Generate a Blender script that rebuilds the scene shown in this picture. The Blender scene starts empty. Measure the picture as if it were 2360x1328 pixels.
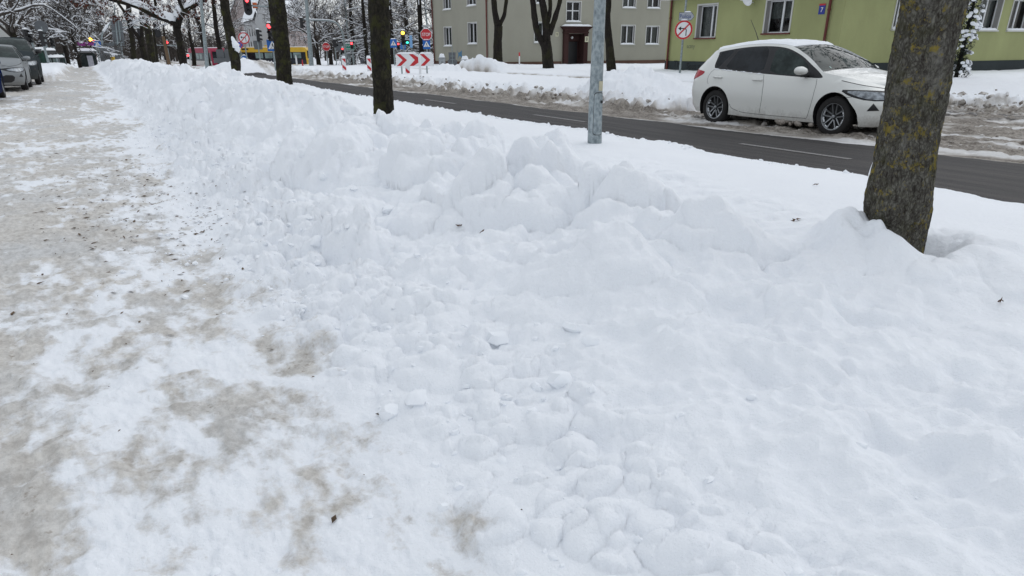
import bpy, bmesh, math, random
import numpy as np
from mathutils import Vector, Matrix, Euler
from mathutils.geometry import delaunay_2d_cdt, tessellate_polygon
R = math.radians
scene = bpy.context.scene
col = scene.collection

# ------------------------------------------------------------------ camera model (used to turn measured photo positions into places)
F, CX, CY = 1637.0, 1180.0, 885.0
PITCH, ROLL, AZ, CAMZ = R(25.27692726684748), R(0.3), R(28.8177003126834), 1.42
def _axes():
    f = np.array([math.sin(AZ)*math.cos(PITCH), math.cos(AZ)*math.cos(PITCH), -math.sin(PITCH)])
    r = np.array([math.cos(AZ), -math.sin(AZ), 0.0])
    u = np.cross(r, f); c, s = math.cos(ROLL), math.sin(ROLL)
    return c*r - s*u, s*r + c*u, f
CR, CU, CF = _axes()
CAM = np.array([0.0, 0.0, CAMZ])
def ray(px, py):
    return CF*F + CR*(px-CX) + CU*(CY-py)
def at(px, py, z=0.0):
    d = ray(px, py); return CAM + d*((z-CAMZ)/d[2])
def atX(px, py, X):
    d = ray(px, py); return CAM + d*(X/d[0])
def atY(px, py, Y):
    d = ray(px, py); return CAM + d*(Y/d[1])
def atR(px, py, r):
    d = ray(px, py); return CAM + d*(r/math.hypot(d[0], d[1]))

cam = bpy.data.objects.new('camera', bpy.data.cameras.new('camera'))
col.objects.link(cam)
cam.matrix_world = Matrix(((CR[0], CU[0], -CF[0], 0), (CR[1], CU[1], -CF[1], 0), (CR[2], CU[2], -CF[2], CAMZ), (0, 0, 0, 1)))
cam.data.sensor_width = 36.0; cam.data.lens = F/2360*36
cam.data.shift_y = (CY-664.0)/2360.0
cam.data.clip_start = 0.05; cam.data.clip_end = 4000
scene.camera = cam

# ------------------------------------------------------------------ light
SUN_EL, SUN_AZ = R(42), R(75)
world = bpy.data.worlds.new('World'); scene.world = world; world.use_nodes = True
nt = world.node_tree; nt.nodes.clear()
out = nt.nodes.new('ShaderNodeOutputWorld'); bg = nt.nodes.new('ShaderNodeBackground'); sky = nt.nodes.new('ShaderNodeTexSky')
sky.sky_type = 'NISHITA'; sky.sun_disc = False; sky.sun_elevation = SUN_EL; sky.sun_rotation = SUN_AZ
sky.air_density = 1.0; sky.dust_density = 1.0; sky.ozone_density = 1.0
hs = nt.nodes.new('ShaderNodeHueSaturation'); hs.inputs['Saturation'].default_value = 0.35; nt.links.new(sky.outputs[0], hs.inputs['Color']); nt.links.new(hs.outputs[0], bg.inputs['Color']); bg.inputs['Strength'].default_value = 0.05
# closed cloud deck: even pale light, slightly brighter overhead
cl = nt.nodes.new('ShaderNodeBackground'); ad = nt.nodes.new('ShaderNodeAddShader'); tcw = nt.nodes.new('ShaderNodeTexCoord')
sep = nt.nodes.new('ShaderNodeSeparateXYZ'); mr = nt.nodes.new('ShaderNodeMapRange'); nzw = nt.nodes.new('ShaderNodeTexNoise'); rm = nt.nodes.new('ShaderNodeMix'); rm.data_type = 'RGBA'
nt.links.new(tcw.outputs['Generated'], sep.inputs[0]); nt.links.new(sep.outputs[2], mr.inputs[0])
mr.inputs[1].default_value = 0.0; mr.inputs[2].default_value = 1.0; mr.inputs[3].default_value = 0.0; mr.inputs[4].default_value = 1.0
nt.links.new(mr.outputs[0], rm.inputs['Factor']); rm.inputs[6].default_value = (0.70, 0.735, 0.78, 1); rm.inputs[7].default_value = (0.88, 0.93, 0.99, 1)
nt.links.new(rm.outputs[2], cl.inputs['Color']); cl.inputs['Strength'].default_value = 0.72
nt.links.new(bg.outputs[0], ad.inputs[0]); nt.links.new(cl.outputs[0], ad.inputs[1]); nt.links.new(ad.outputs[0], out.inputs['Surface'])
sl = bpy.data.lights.new('sun', 'SUN'); sl.energy = 0.55; sl.angle = R(60); sl.color = (1.0, 0.975, 0.95)
so = bpy.data.objects.new('sun', sl); col.objects.link(so)
so.rotation_euler = Vector((-math.sin(SUN_AZ)*math.cos(SUN_EL), -math.cos(SUN_AZ)*math.cos(SUN_EL), -math.sin(SUN_EL))).to_track_quat('-Z', 'Y').to_euler()
scene.view_settings.view_transform = 'Standard'; scene.view_settings.look = 'None'
scene.view_settings.exposure = 0.0; scene.view_settings.gamma = 1.0
scene.cycles.max_bounces = 6; scene.cycles.diffuse_bounces = 4; scene.cycles.use_denoising = True

# ------------------------------------------------------------------ materials
def srgb(r, g, b):
    f = lambda c: c/12.92 if c <= 0.04045 else ((c+0.055)/1.055)**2.4
    return (f(r/255), f(g/255), f(b/255), 1.0)
class NT:
    def __init__(s, name):
        s.m = bpy.data.materials.new(name); s.m.use_nodes = True; s.t = s.m.node_tree
        s.b = s.t.nodes['Principled BSDF']
    def n(s, typ, **kw):
        nd = s.t.nodes.new(typ)
        for k, v in kw.items(): setattr(nd, k, v)
        return nd
    def l(s, a, b): s.t.links.new(a, b)
    def noise(s, scale, detail=4, rough=0.55, vec=None, stretch=None, dist=0.0, coord='Object'):
        tc = s.n('ShaderNodeTexCoord'); v = tc.outputs[coord]
        if stretch:
            mp = s.n('ShaderNodeMapping'); mp.inputs['Scale'].default_value = stretch; s.l(v, mp.inputs[0]); v = mp.outputs[0]
        nz = s.n('ShaderNodeTexNoise'); nz.inputs['Scale'].default_value = scale; nz.inputs['Detail'].default_value = detail
        nz.inputs['Roughness'].default_value = rough; nz.inputs['Distortion'].default_value = dist; s.l(v, nz.inputs['Vector'])
        return nz.outputs['Fac']
    def math(s, op, a, b=None, clamp=False):
        m = s.n('ShaderNodeMath', operation=op, use_clamp=clamp)
        for i, v in enumerate((a, b)):
            if v is None: continue
            if isinstance(v, (int, float)): m.inputs[i].default_value = v
            else: s.l(v, m.inputs[i])
        return m.outputs[0]
    def mix(s, fac, a, b):
        m = s.n('ShaderNodeMix', data_type='RGBA')
        for sock, v in ((m.inputs['Factor'], fac), (m.inputs[6], a), (m.inputs[7], b)):
            if isinstance(v, (int, float, tuple)): sock.default_value = v
            else: s.l(v, sock)
        return m.outputs[2]
    def ramp(s, v, lo, hi):
        m = s.n('ShaderNodeMapRange', clamp=True); m.inputs[1].default_value = lo; m.inputs[2].default_value = hi
        s.l(v, m.inputs[0]); return m.outputs[0]
    def bump(s, h, strength=0.3, dist=0.02):
        b = s.n('ShaderNodeBump'); b.inputs['Strength'].default_value = strength; b.inputs['Distance'].default_value = dist
        s.l(h, b.inputs['Height']); s.l(b.outputs[0], s.b.inputs['Normal'])
    def set(s, **kw):
        for k, v in kw.items():
            sk = s.b.inputs[k.replace('_', ' ')]
            if isinstance(v, (int, float, tuple)): sk.default_value = v
            else: s.l(v, sk)
        return s.m
def plain(name, c, rough=0.6, metal=0.0, var=0.12, scale=6.0, spec=0.4, bump=0.0, coat=0.0):
    t = NT(name); f = t.noise(scale, 5)
    f = t.ramp(f, 0.3, 0.7)
    a = tuple(x*(1-var) for x in c[:3])+(1,); b = tuple(min(1, x*(1+var)) for x in c[:3])+(1,)
    t.set(Base_Color=t.mix(f, a, b), Roughness=rough, Metallic=metal)
    t.b.inputs['Specular IOR Level'].default_value = spec
    if coat: t.b.inputs['Coat Weight'].default_value = coat; t.b.inputs['Coat Roughness'].default_value = 0.08
    if bump: t.bump(t.noise(scale*6, 5), bump, 0.01)
    return t.m
def emit(name, c, strength):
    t = NT(name); t.set(Base_Color=c, Emission_Color=c, Emission_Strength=strength, Roughness=0.3); return t.m
SNOWC = (0.90, 0.925, 0.955, 1)
def snow_mat():
    t = NT('fresh_snow'); f = t.noise(9, 6)
    t.set(Base_Color=t.mix(f, (0.86, 0.885, 0.92, 1), SNOWC), Roughness=0.75); t.b.inputs['Specular IOR Level'].default_value = 0.2
    t.bump(t.noise(60, 5), 0.25, 0.01); return t.m
M_SNOW = snow_mat()
def ground_mat():
    t = NT('snow_and_slush')
    at_ = t.n('ShaderNodeVertexColor', layer_name='mask'); sp = t.n('ShaderNodeSeparateColor'); t.l(at_.outputs['Color'], sp.inputs[0])
    dirt, road, slush = sp.outputs[0], sp.outputs[1], sp.outputs[2]
    n1 = t.noise(1.6, 8, 0.68, stretch=(1.6, 0.6, 1), coord='Object')      # drawn-out grime along the way
    n2 = t.noise(9, 8, 0.65, stretch=(1, 0.55, 1)); n3 = t.noise(34, 6, 0.62); n4 = t.noise(130, 3)
    snow = t.mix(t.noise(2.2, 6), (0.86, 0.885, 0.925, 1), SNOWC)
    # trodden ice of the footway
    n6 = t.noise(55, 7, 0.7, stretch=(1, 0.8, 1)); comb = t.math('ADD', t.math('MULTIPLY', n1, 0.38), t.math('ADD', t.math('MULTIPLY', n2, 0.40), t.math('ADD', t.math('MULTIPLY', n3, 0.22), t.math('MULTIPLY', n6, 0.22))))
    k = t.math('ADD', comb, t.math('MULTIPLY', t.math('SUBTRACT', dirt, 0.5), 0.62))
    icef = t.math('MULTIPLY', t.ramp(k, 0.49, 0.68), t.ramp(dirt, 0.03, 0.2))
    n5 = t.noise(18, 9, 0.74, stretch=(1, 0.7, 1)); ice = t.mix(t.ramp(n5, 0.38, 0.64), (0.33, 0.285, 0.225, 1), (0.66, 0.62, 0.55, 1)); ice = t.mix(t.ramp(t.noise(1.1, 4), .45, .65), ice, t.mix(t.ramp(n5, 0.40, 0.60), (0.33, 0.315, 0.285, 1), (0.58, 0.57, 0.55, 1)))
    c = t.mix(t.math('MULTIPLY', icef, 0.74), snow, ice)
    grit = t.math('MULTIPLY', t.ramp(t.math('ADD', t.math('MULTIPLY', n3, 0.6), t.math('MULTIPLY', n2, 0.45)), 0.595, 0.70), t.ramp(dirt, 0.15, 0.6))
    grit = t.math('MULTIPLY', grit, t.ramp(n1, 0.40, 0.56))
    c = t.mix(t.math('MULTIPLY', grit, 0.8), c, (0.19, 0.135, 0.085, 1))
    # brown road slush
    sl_n = t.noise(5, 8, 0.7, stretch=(1.2, 0.35, 1)); sl_f = t.noise(24, 6, 0.65)
    sk = t.math('ADD', t.math('ADD', t.math('MULTIPLY', sl_n, 0.6), t.math('MULTIPLY', sl_f, 0.4)), t.math('MULTIPLY', t.math('SUBTRACT', slush, 0.5), 0.9))
    slc = t.mix(t.ramp(t.math('ADD', t.math('MULTIPLY', sl_f, .5), t.math('MULTIPLY', sl_n, .5)), 0.40, 0.62), (0.095, 0.078, 0.064, 1), (0.42, 0.385, 0.34, 1))
    c = t.mix(t.math('MULTIPLY', t.ramp(slush, 0.15, 0.6), .85), c, t.mix(t.ramp(sl_n, .4, .6), (0.36, 0.33, 0.295, 1), (0.58, 0.55, 0.51, 1)))
    c = t.mix(t.ramp(sk, 0.48, 0.74), c, slc)
    # wet asphalt
    rk = t.math('ADD', road, t.math('MULTIPLY', t.math('SUBTRACT', t.noise(7, 8, 0.7, stretch=(1.4, 0.4, 1)), 0.5), 0.9))
    rf = t.ramp(rk, 0.44, 0.58)
    asp = t.mix(t.ramp(t.noise(90, 3), 0.3, 0.7), (0.020, 0.019, 0.020, 1), (0.040, 0.037, 0.037, 1))
    asp = t.mix(t.ramp(t.noise(2.0, 6, 0.6, stretch=(2.5, 0.12, 1)), 0.45, 0.75), asp, (0.070, 0.063, 0.060, 1))
    c = t.mix(rf, c, asp)
    rough = t.math('SUBTRACT', 0.8, t.math('MULTIPLY', rf, 0.1)); rough = t.math('SUBTRACT', rough, t.math('MULTIPLY', icef, 0.25))
    t.set(Base_Color=c, Roughness=rough); t.b.inputs['Specular IOR Level'].default_value = 0.3
    h = t.math('ADD', t.math('MULTIPLY', n3, 1.0), t.math('ADD', t.math('MULTIPLY', n4, 0.35), t.math('MULTIPLY', sl_f, 0.4)))
    h = t.math('ADD', h, t.math('MULTIPLY', t.math('MULTIPLY', n5, t.ramp(dirt, .1, .4)), 1.3)); t.bump(h, 0.5, 0.025); return t.m
M_GROUND = ground_mat()

# ------------------------------------------------------------------ numpy noise
def _hash(ix, iy, seed):
    h = (ix.astype(np.int64)*374761393 + iy.astype(np.int64)*668265263 + seed*2147483647) & 0xffffffff
    h = ((h ^ (h >> 13))*1274126177) & 0xffffffff
    h = ((h ^ (h >> 16))*2246822519) & 0xffffffff
    return ((h ^ (h >> 15)) & 0xffffff)/float(0x1000000)
def perlin(x, y, seed=0):
    ix, iy = np.floor(x), np.floor(y); fx, fy = x-ix, y-iy
    u, v = fx*fx*fx*(fx*(fx*6-15)+10), fy*fy*fy*(fy*(fy*6-15)+10)
    def g(dx, dy):
        a = _hash(ix+dx, iy+dy, seed)*6.2831853
        return np.cos(a)*(fx-dx) + np.sin(a)*(fy-dy)
    a, b, c, d = g(0, 0), g(1, 0), g(0, 1), g(1, 1)
    return (a+(b-a)*u)*(1-v) + (c+(d-c)*u)*v
def fbm(x, y, o=4, seed=0, gain=0.5):
    s, a, t = 0, 1.0, 0
    for i in range(o):
        s = s + a*perlin(x*2**i, y*2**i, seed+i*17); a *= gain
    return s*1.4
def sst(a, b, x):
    t = np.clip((x-a)/(b-a), 0, 1); return t*t*(3-2*t)
def boulders(x, y, cell, seed, dens=0.75, p=3.0):
    """height field 0..1 of lumps with steep flanks, one per cell"""
    wx = x + 0.30*cell*perlin(x/cell*1.1, y/cell*1.1, seed+5) + 0.10*cell*perlin(x/cell*3.7, y/cell*3.7, seed+6)
    wy = y + 0.30*cell*perlin(x/cell*1.1+9, y/cell*1.1, seed+7) + 0.10*cell*perlin(x/cell*3.7+9, y/cell*3.7, seed+8)
    gx, gy = wx/cell, wy/cell; ix, iy = np.floor(gx), np.floor(gy); best = np.zeros_like(x)
    for dx in (-1, 0, 1):
        for dy in (-1, 0, 1):
            jx, jy = ix+dx, iy+dy
            h1, h2, h3, h4, h5 = (_hash(jx, jy, seed+k*101) for k in range(5))
            a = h5*3.14159; ca, sa = np.cos(a), np.sin(a)
            qx, qy = gx-(jx+0.15+0.7*h1), gy-(jy+0.15+0.7*h2)
            rx = 0.38+0.45*h3; ry = rx*(0.6+0.4*h4)
            d = np.abs((ca*qx+sa*qy)/rx)**p + np.abs((-sa*qx+ca*qy)/ry)**p
            tilt = 1 + 0.5*(ca*qx - sa*qy)
            v = np.where((d < 1) & (h4 < dens), np.sqrt(np.clip(1-d, 0, 1))*(0.45+0.55*h1)*tilt, 0)
            best = np.maximum(best, v)
    return best
# ------------------------------------------------------------------ the ground: one continuous sheet out to the horizon
ROAD0, ROAD1 = 6.95, 10.45
def on(m, x, y, fn):
    o = np.zeros_like(x)
    if m.any(): o[m] = fn(x[m], y[m])
    return o
def ground_fields(x, y):
    rr = np.hypot(x, y); near = sst(60, 30, rr); front = (y > -1.0)
    P1 = lambda s, a=1.0, b=1.0: perlin(x*a, y*b, s)
    n_lo = fbm(x*0.35, y*0.35, 2, 11); n_md = fbm(x*1.7, y*1.7, 3, 21)
    n_hi = on(front & (rr < 45), x, y, lambda x, y: fbm(x*8, y*8, 4, 31, 0.6))
    # footway (compact snow and ice)
    left = (x < 1.6) & front & (rr < 70)
    walk = 0.07 + 0.0035*np.clip(y, 0, 40) + 0.016*n_md + 0.008*n_hi*near + 0.011*on(left, x, y, lambda x, y: fbm(x*5.5, y*2.1, 4, 41, 0.6)) \
        + 0.010*on(left, x, y, lambda x, y: boulders(x, y, 0.16, 43, 0.5, 2.0)) - 0.016*on(left, x, y, lambda x, y: boulders(x+3, y, 0.31, 45, 0.6, 2.6)) + 0.008*on(left & (rr < 16), x, y, lambda x, y: boulders(x+3, y, 0.07, 47, 0.5, 2.0))
    # verge of untouched snow
    vm = (x > 2.0) & (x < 8.0) & front & (y < 70)
    verge = 0.33 + 0.035*n_lo + 0.006*n_md - 0.115*sst(5.3, 6.9, x)
    trod = sst(5.4, 4.3, x + 0.5*n_lo)*sst(14, 7, y)
    verge = verge + trod*on(vm & (y < 15), x, y, lambda x, y: 0.055*boulders(x, y, 0.60, 71, 0.8, 2.2) + 0.03*boulders(x+2, y, 0.24, 73, 0.6, 2.0) + 0.018*fbm(x*5, y*5, 3, 81) - 0.02)
    # shovelled bank
    edge = 0.80 + 0.14*fbm(y*0.6, y*0+3.3, 3, 51) + 0.08*P1(52, 3, 3)
    crest = 0.19 + 0.12*P1(61, .5, .55) + 0.34*sst(5.5, 14, y) - 0.05*sst(3.5, 1.5, y)
    width = 2.45 + 0.35*perlin(x*0, y*0.4, 62) - 0.25*sst(6, 3, y)
    t = x-edge
    env = sst(-0.02, 1.35, t)*sst(width+0.95, width-0.35, t); far_end = sst(110, 80, y); env = env*far_end
    bm = (t > -0.4) & (t < width+1.4) & front & (y < 112)
    B = lambda c, s, dn, p, m=bm: on(m & near.astype(bool), x, y, lambda a, b: boulders(a+s, b-s, c, s, dn, p))
    b1 = B(0.95, 101, .85, 2.4); b2 = B(0.46, 103, .8, 2.4); b3 = B(0.21, 105, .75, 2.2); b4 = B(0.095, 107, .7, 2.0, bm & (rr < 30)); b5 = B(0.045, 109, .6, 2.0, bm & (rr < 12))
    smooth = sst(6.2, 4.0, np.hypot(x-3.4, (y-3.4)*0.8))
    amp = np.clip(env, 0, 1)**0.6
    foot = sst(-0.30, 0.05, t)*sst(0.9, 0.4, t)*far_end
    crumb = (0.5 + 0.7*fbm(x*0.8, y*0.8, 2, 95))
    lum = amp*(0.22*b1*(0.7+0.5*crumb) + 0.13*b2) + np.clip(amp*(1-0.7*smooth)*crumb*1.25 + 0.5*foot, 0, 1.2)*(0.25+0.75*sst(2.4, 5.0, rr))*(0.085*b3 + 0.045*b4 + 0.022*b5)
    lum = lum*(0.22+0.78*sst(2.2, 4.8, rr)) + amp*0.035*on(bm & (rr < 40), x, y, lambda x, y: 1-2.6*np.abs(perlin(x*3.1+0.3*perlin(x*7, y*7, 97), y*3.1, 96))+0.5*(1-2.6*np.abs(perlin(x*7.3, y*7.3, 98)))) 
    lum = lum + amp*(0.06*on(bm, x, y, lambda x, y: fbm(x*2.6, y*2.6, 4, 91, 0.55)) + 0.016*n_hi*(1-0.75*smooth))
    hand = np.zeros_like(x)
    for (hx, hy, rx, ry, hh) in ((3.05, 4.75, .55, .46, .24), (3.05, 3.75, .38, .36, .22), (2.45, 5.65, .48, .46, .27), (3.75, 8.7, .75, .8, .22), (3.0, 6.9, .45, .45, .20), (2.2, 4.65, .3, .33, .16), (1.85, 7.1, .45, .6, .18), (3.50, 5.5, .30, .30, .12)):
        m = (np.abs(x-hx) < rx*1.5) & (np.abs(y-hy) < ry*1.5)
        def hf(x, y):
            wx = x+0.16*perlin(x*2.2, y*2.2, 131)+0.06*perlin(x*6, y*6, 133)+0.02*perlin(x*17, y*17, 135); wy = y+0.16*perlin(x*2.2+5, y*2.2, 132)+0.06*perlin(x*6+3, y*6, 134)
            return hh*np.clip(1-(np.abs((wx-hx)/rx)**2.4 + np.abs((wy-hy)/ry)**2.4), 0, 1)**0.36*(1.22+0.32*perlin(x*4, y*4, 137)+0.10*perlin(x*11, y*11, 138))
        hand = np.maximum(hand, on(m, x, y, hf))
    bank = 0.12 + crest*env + lum*far_end + hand
    up = sst(-0.35, 0.05, t)
    z = walk + (np.maximum(walk, bank)-walk)*up
    z = z + foot*(0.05*b3+0.03*b4)
    mid = sst(width-0.3, width+0.8, t)
    z = np.where(t > 0.8, z*(1-mid) + np.maximum(verge, z*0)*mid, z)
    z = np.where(t > width+0.8, verge, z)
    dt = np.hypot(x-3.80, y-2.34)
    z = z + 0.10*sst(0.9, 0.33, dt) - 0.16*sst(0.30, 0.16, dt)
    z = z + on((x > 3) & (x < 4.4) & (y > 1.6) & (y < 3.2), x, y, lambda x, y: (0.19+0.10*perlin(x*6, y*6, 145)+0.05*perlin(x*15, y*15, 147))*np.exp(-(((x-3.56+0.08*perlin(x*5, y*5, 146))/0.24)**2 + ((y-2.45)/0.27)**2)**1.3))
    # edge of the verge against the road
    e0 = ROAD0 + 0.12*fbm(y*0.9, y*0+1.1, 4, 141) + 0.05*P1(142, 6, 6) + 0.45*sst(20, 34, y)
    lip = 0.035*on((x > 6) & (x < 8.2) & front & (y < 45), x, y, lambda x, y: boulders(x, y, 0.17, 143, 0.55, 2.2))*sst(e0-0.35, e0-0.05, x)*sst(6, 9, y)
    roadz = 0.0008*n_md
    f = sst(e0-0.08, e0+0.12, x)
    z = (z+lip)*(1-f) + roadz*f
    # slush lane / parking strip, snow bank beyond it
    e1 = ROAD1 + 0.16*fbm(y*0.45, y*0+7.7, 4, 151) + 0.30*sst(16, 4, y) - 0.25*sst(20, 30, y)
    sm = (x > 10) & (x < 21.5) & front & (rr < 75)
    sl = 0.022 + 0.05*np.abs(on(sm, x, y, lambda x, y: fbm(x*1.6, y*0.5, 4, 161))) + on(sm, x, y, lambda x, y: 0.040*boulders(x, y, 0.22, 163, 0.6, 2.0) + 0.05*boulders(x, y, 0.5, 165, 0.25, 2.0)) + 0.012*n_hi
    f1 = sst(e1-0.05, e1+0.45, x); z = np.where(x > ROAD1-1.0, roadz*(1-f1) + sl*f1, z)
    bx0 = 11.05 + 0.3*P1(171, .3, .3) + 7.0*sst(14.6, 12.4, y + 0.25*(x-12))
    rise = sst(bx0, bx0+1.9, x)
    rough_zone = sst(bx0-0.2, bx0+0.3, x)*sst(bx0+2.3, bx0+1.2, x)
    bankz = 0.26*rise + rough_zone*on(sm, x, y, lambda x, y: 0.15*boulders(x, y, 0.46, 173, 0.45, 2.3) + 0.10*boulders(x, y, 0.19, 175, 0.6, 2.2) + 0.05*boulders(x, y, 0.09, 177, 0.6, 2.0) + 0.07*fbm(x*3, y*3, 3, 176)) + 0.03*n_md*rise + 0.03*n_lo
    z = np.where(x > bx0-0.2, np.maximum(z, 0.03+bankz), z)
    def heap(z, hx, hy, rx, ry, h, c, s, pw=0.75):
        m = (np.abs(x-hx) < rx*1.3) & (np.abs(y-hy) < ry*1.3)
        def fn(x, y):
            d = np.clip(1-np.hypot((x-hx+0.25*perlin(x*1.5, y*1.5, s))/rx, (y-hy+0.3*perlin(x*1.3, y*1.3, s+1))/ry), 0, 1)
            return h*d**pw + d**0.4*(0.22*h*boulders(x, y, c, s+2) + 0.1*h*boulders(x, y, c*0.4, s+4))
        return z + on(m, x, y, fn), on(m, x, y, lambda x, y: np.clip(1-np.hypot((x-hx)/rx, (y-hy)/ry), 0, 1))
    z, h1 = heap(z, 13.75, 17.5, 1.6, 2.2, 0.60, 0.42, 183, 0.85)
    z, _ = heap(z, 20.3, 41.5, 2.4, 3.4, 0.75, 0.8, 187)
    z, _ = heap(z, 10.0, 56, 3.0, 6, 0.80, 0.9, 189)
    z, _ = heap(z, 1.5, 75, 2.5, 12, 0.35, 0.9, 193)
    tr = sst(18.7, 19.1, x)*sst(20.6, 20.1, x)*sst(20, 23, y)
    z = z*(1-tr) + tr*(0.08 + 0.02*n_md + on(sm | ((x > 18) & (x < 21) & (y > 18)), x, y, lambda x, y: 0.07*boulders(x, y, 0.35, 191, 0.8)))
    lb = sst(-0.70-0.15*n_md, -1.15, x)*sst(39.7, 41.5, y); z = z + lb*0.48 + lb*0.03*n_md
    z = z + 0.10*sst(40, 80, rr)*fbm(x*.1, y*.1, 2, 7) - 1.5*np.clip((rr-60)/95, 0, 1)
    # ---- surface masks
    road = np.where(x < 8.7, sst(e0+0.02, e0+0.26, x), sst(e1+0.10, e1-0.25, x))*sst(70, 50, y)
    road = np.maximum(road, 0.52*sst(14.5, 10, y)*sst(15.6, 16.3, x)*sst(18.4, 17.6, x))
    slush = sst(e1-0.3, e1+0.1, x)*sst(bx0+1.0, bx0-0.1, x + 0.35*n_md)*(1-0.45*sst(34, 48, y))
    slush = np.maximum(slush, 0.74*rough_zone*sst(bx0+1.7, bx0+0.3, x)*(0.7+0.6*np.clip(n_md+0.3, 0, 1)))
    slush = np.maximum(slush, 0.85*tr)
    slush = np.maximum(slush, 0.72*(h1 > 0.02)*sst(0.42, 0.18, z))
    slush = np.maximum(slush, sst(60, 75, y)*sst(4.5, 7, x)*sst(30, 22, x)*0.50)
    dirt = sst(edge+0.25, edge-0.40, x + 0.25*n_md)*(0.42 + 0.24*sst(0.5, -0.7, x + 0.5*n_lo) + 0.38*fbm(x*0.9, y*0.42, 3, 201) + 0.34*fbm(x*3.4, y*1.9, 3, 203) + 0.30*fbm(x*9, y*6, 3, 205))
    dirt = dirt*(1-lb)*sst(130, 100, y)
    dirt = dirt + 0.20*sst(18, 50, y)*(x < edge)*(1-lb) - 0.22*sst(4.8, 2.0, rr)*sst(-0.9, 0.1, x)
    strk = on((x > 9.5) & (x < 32) & front, x, y, lambda x, y: fbm(x*1.3+0.3*y, y*0.22, 4, 211, 0.6)); slush = slush*np.clip(0.90 + 0.75*strk - 0.10*sst(13.5, 11, y)*sst(12.5, 14, x), 0.45, 1.15)
    road = road*np.where(x > 6, sst(0.16, 0.05, z), 1)
    return z, np.clip(dirt, 0, 1), np.clip(road, 0, 1), np.clip(slush, 0, 1)
def gz(x, y):
    return float(ground_fields(np.array([float(x)]), np.array([float(y)]))[0][0])
import os
FINE = float(os.environ.get('GRES', '1'))
def build_ground():
    ang = np.concatenate([np.arange(R(-26), R(92), R(0.095)*FINE), np.arange(R(92), R(334), R(3.0))]); na = len(ang)
    r = [0.35]
    while r[-1] < 1500:
        q = r[-1]
        k = 0.08 if q < 0.85 else 0.0045*FINE if q < 11 else min(0.0045+(q-11)*0.0003, 0.014)*FINE if q < 70 else 0.07
        r.append(q*(1+k))
    r = np.array(r); nr = len(r)
    RR, AA = np.meshgrid(r, ang, indexing='ij')
    x = (RR*np.sin(AA)).ravel(); y = (RR*np.cos(AA)).ravel()
    z, d, g, s = ground_fields(x, y)
    x = np.append(x, 0.0); y = np.append(y, 0.0); z = np.append(z, z[:na].mean()); d = np.append(d, .4); g = np.append(g, 0.); s = np.append(s, 0.)
    i = np.arange(nr-1)[:, None]; j = np.arange(na)[None, :]; j2 = (j+1) % na
    q = np.stack([i*na+j, i*na+j2, (i+1)*na+j2, (i+1)*na+j], -1).reshape(-1, 4)[:, ::-1]
    cx = x[q].mean(1); cy = y[q].mean(1)
    zone = np.full(len(q), 3)                                     # 3: ground
    zone[(cx < 0.8) & (cx > -1.9) & (cy > -60) & (cy < 120)] = 0  # footway
    zone[(cx >= 0.8) & (cx < 3.9) & (cy < 110) & (cy > -60)] = 1  # bank
    zone[(cx >= 6.85) & (cx < 11.2)] = 2                          # road
    zone[(cx >= 11.2) & (cx < 18) & (cy < 13.2)] = 2
    names = ['footway', 'snow_bank', 'road', 'ground']
    labels = ['trodden icy footway with brown grit leading away on the left', 'shovelled bank of lumpy white snow between footway and tree verge',
              'wet dark road with brown slush along its edges', 'snow covered ground with smooth verges and lawns']
    for k in range(4):
        qq = q[zone == k]; used, inv = np.unique(qq.ravel(), return_inverse=True)
        me = bpy.data.meshes.new(names[k]); nv, nf = len(used), len(qq)
        me.vertices.add(nv); me.vertices.foreach_set('co', np.stack([x[used], y[used], z[used]], -1).astype(np.float32).ravel())
        me.loops.add(nf*4); me.loops.foreach_set('vertex_index', inv.astype(np.int32))
        me.polygons.add(nf); me.polygons.foreach_set('loop_start', np.arange(0, nf*4, 4, dtype=np.int32)); me.polygons.foreach_set('loop_total', np.full(nf, 4, dtype=np.int32))
        me.polygons.foreach_set('use_smooth', np.ones(nf, dtype=bool))
        me.update(calc_edges=True)
        at_ = me.color_attributes.new('mask', 'FLOAT_COLOR', 'POINT')
        at_.data.foreach_set('color', np.stack([d[used], g[used], s[used], np.ones(nv)], -1).astype(np.float32).ravel())
        me.materials.append(M_GROUND)
        o = bpy.data.objects.new(names[k], me); col.objects.link(o); o['kind'] = 'structure'; o['label'] = labels[k]
    # innermost disc under the camera
    bm = bmesh.new(); c = bm.verts.new((0, 0, float(z[-1]))); vs = [bm.verts.new((float(x[k]), float(y[k]), float(z[k]))) for k in range(0, na, 1)]
    for k in range(na): bm.faces.new((c, vs[(k+1) % na], vs[k]))
    me = bpy.data.meshes.new('footway_patch'); bm.to_mesh(me); me.materials.append(M_GROUND)
    lay = me.color_attributes.new('mask', 'FLOAT_COLOR', 'POINT')
    for e in lay.data: e.color = (.4, 0, 0, 1)
    o = bpy.data.objects.new('footway', me); col.objects.link(o); o['kind'] = 'structure'
build_ground()
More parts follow.
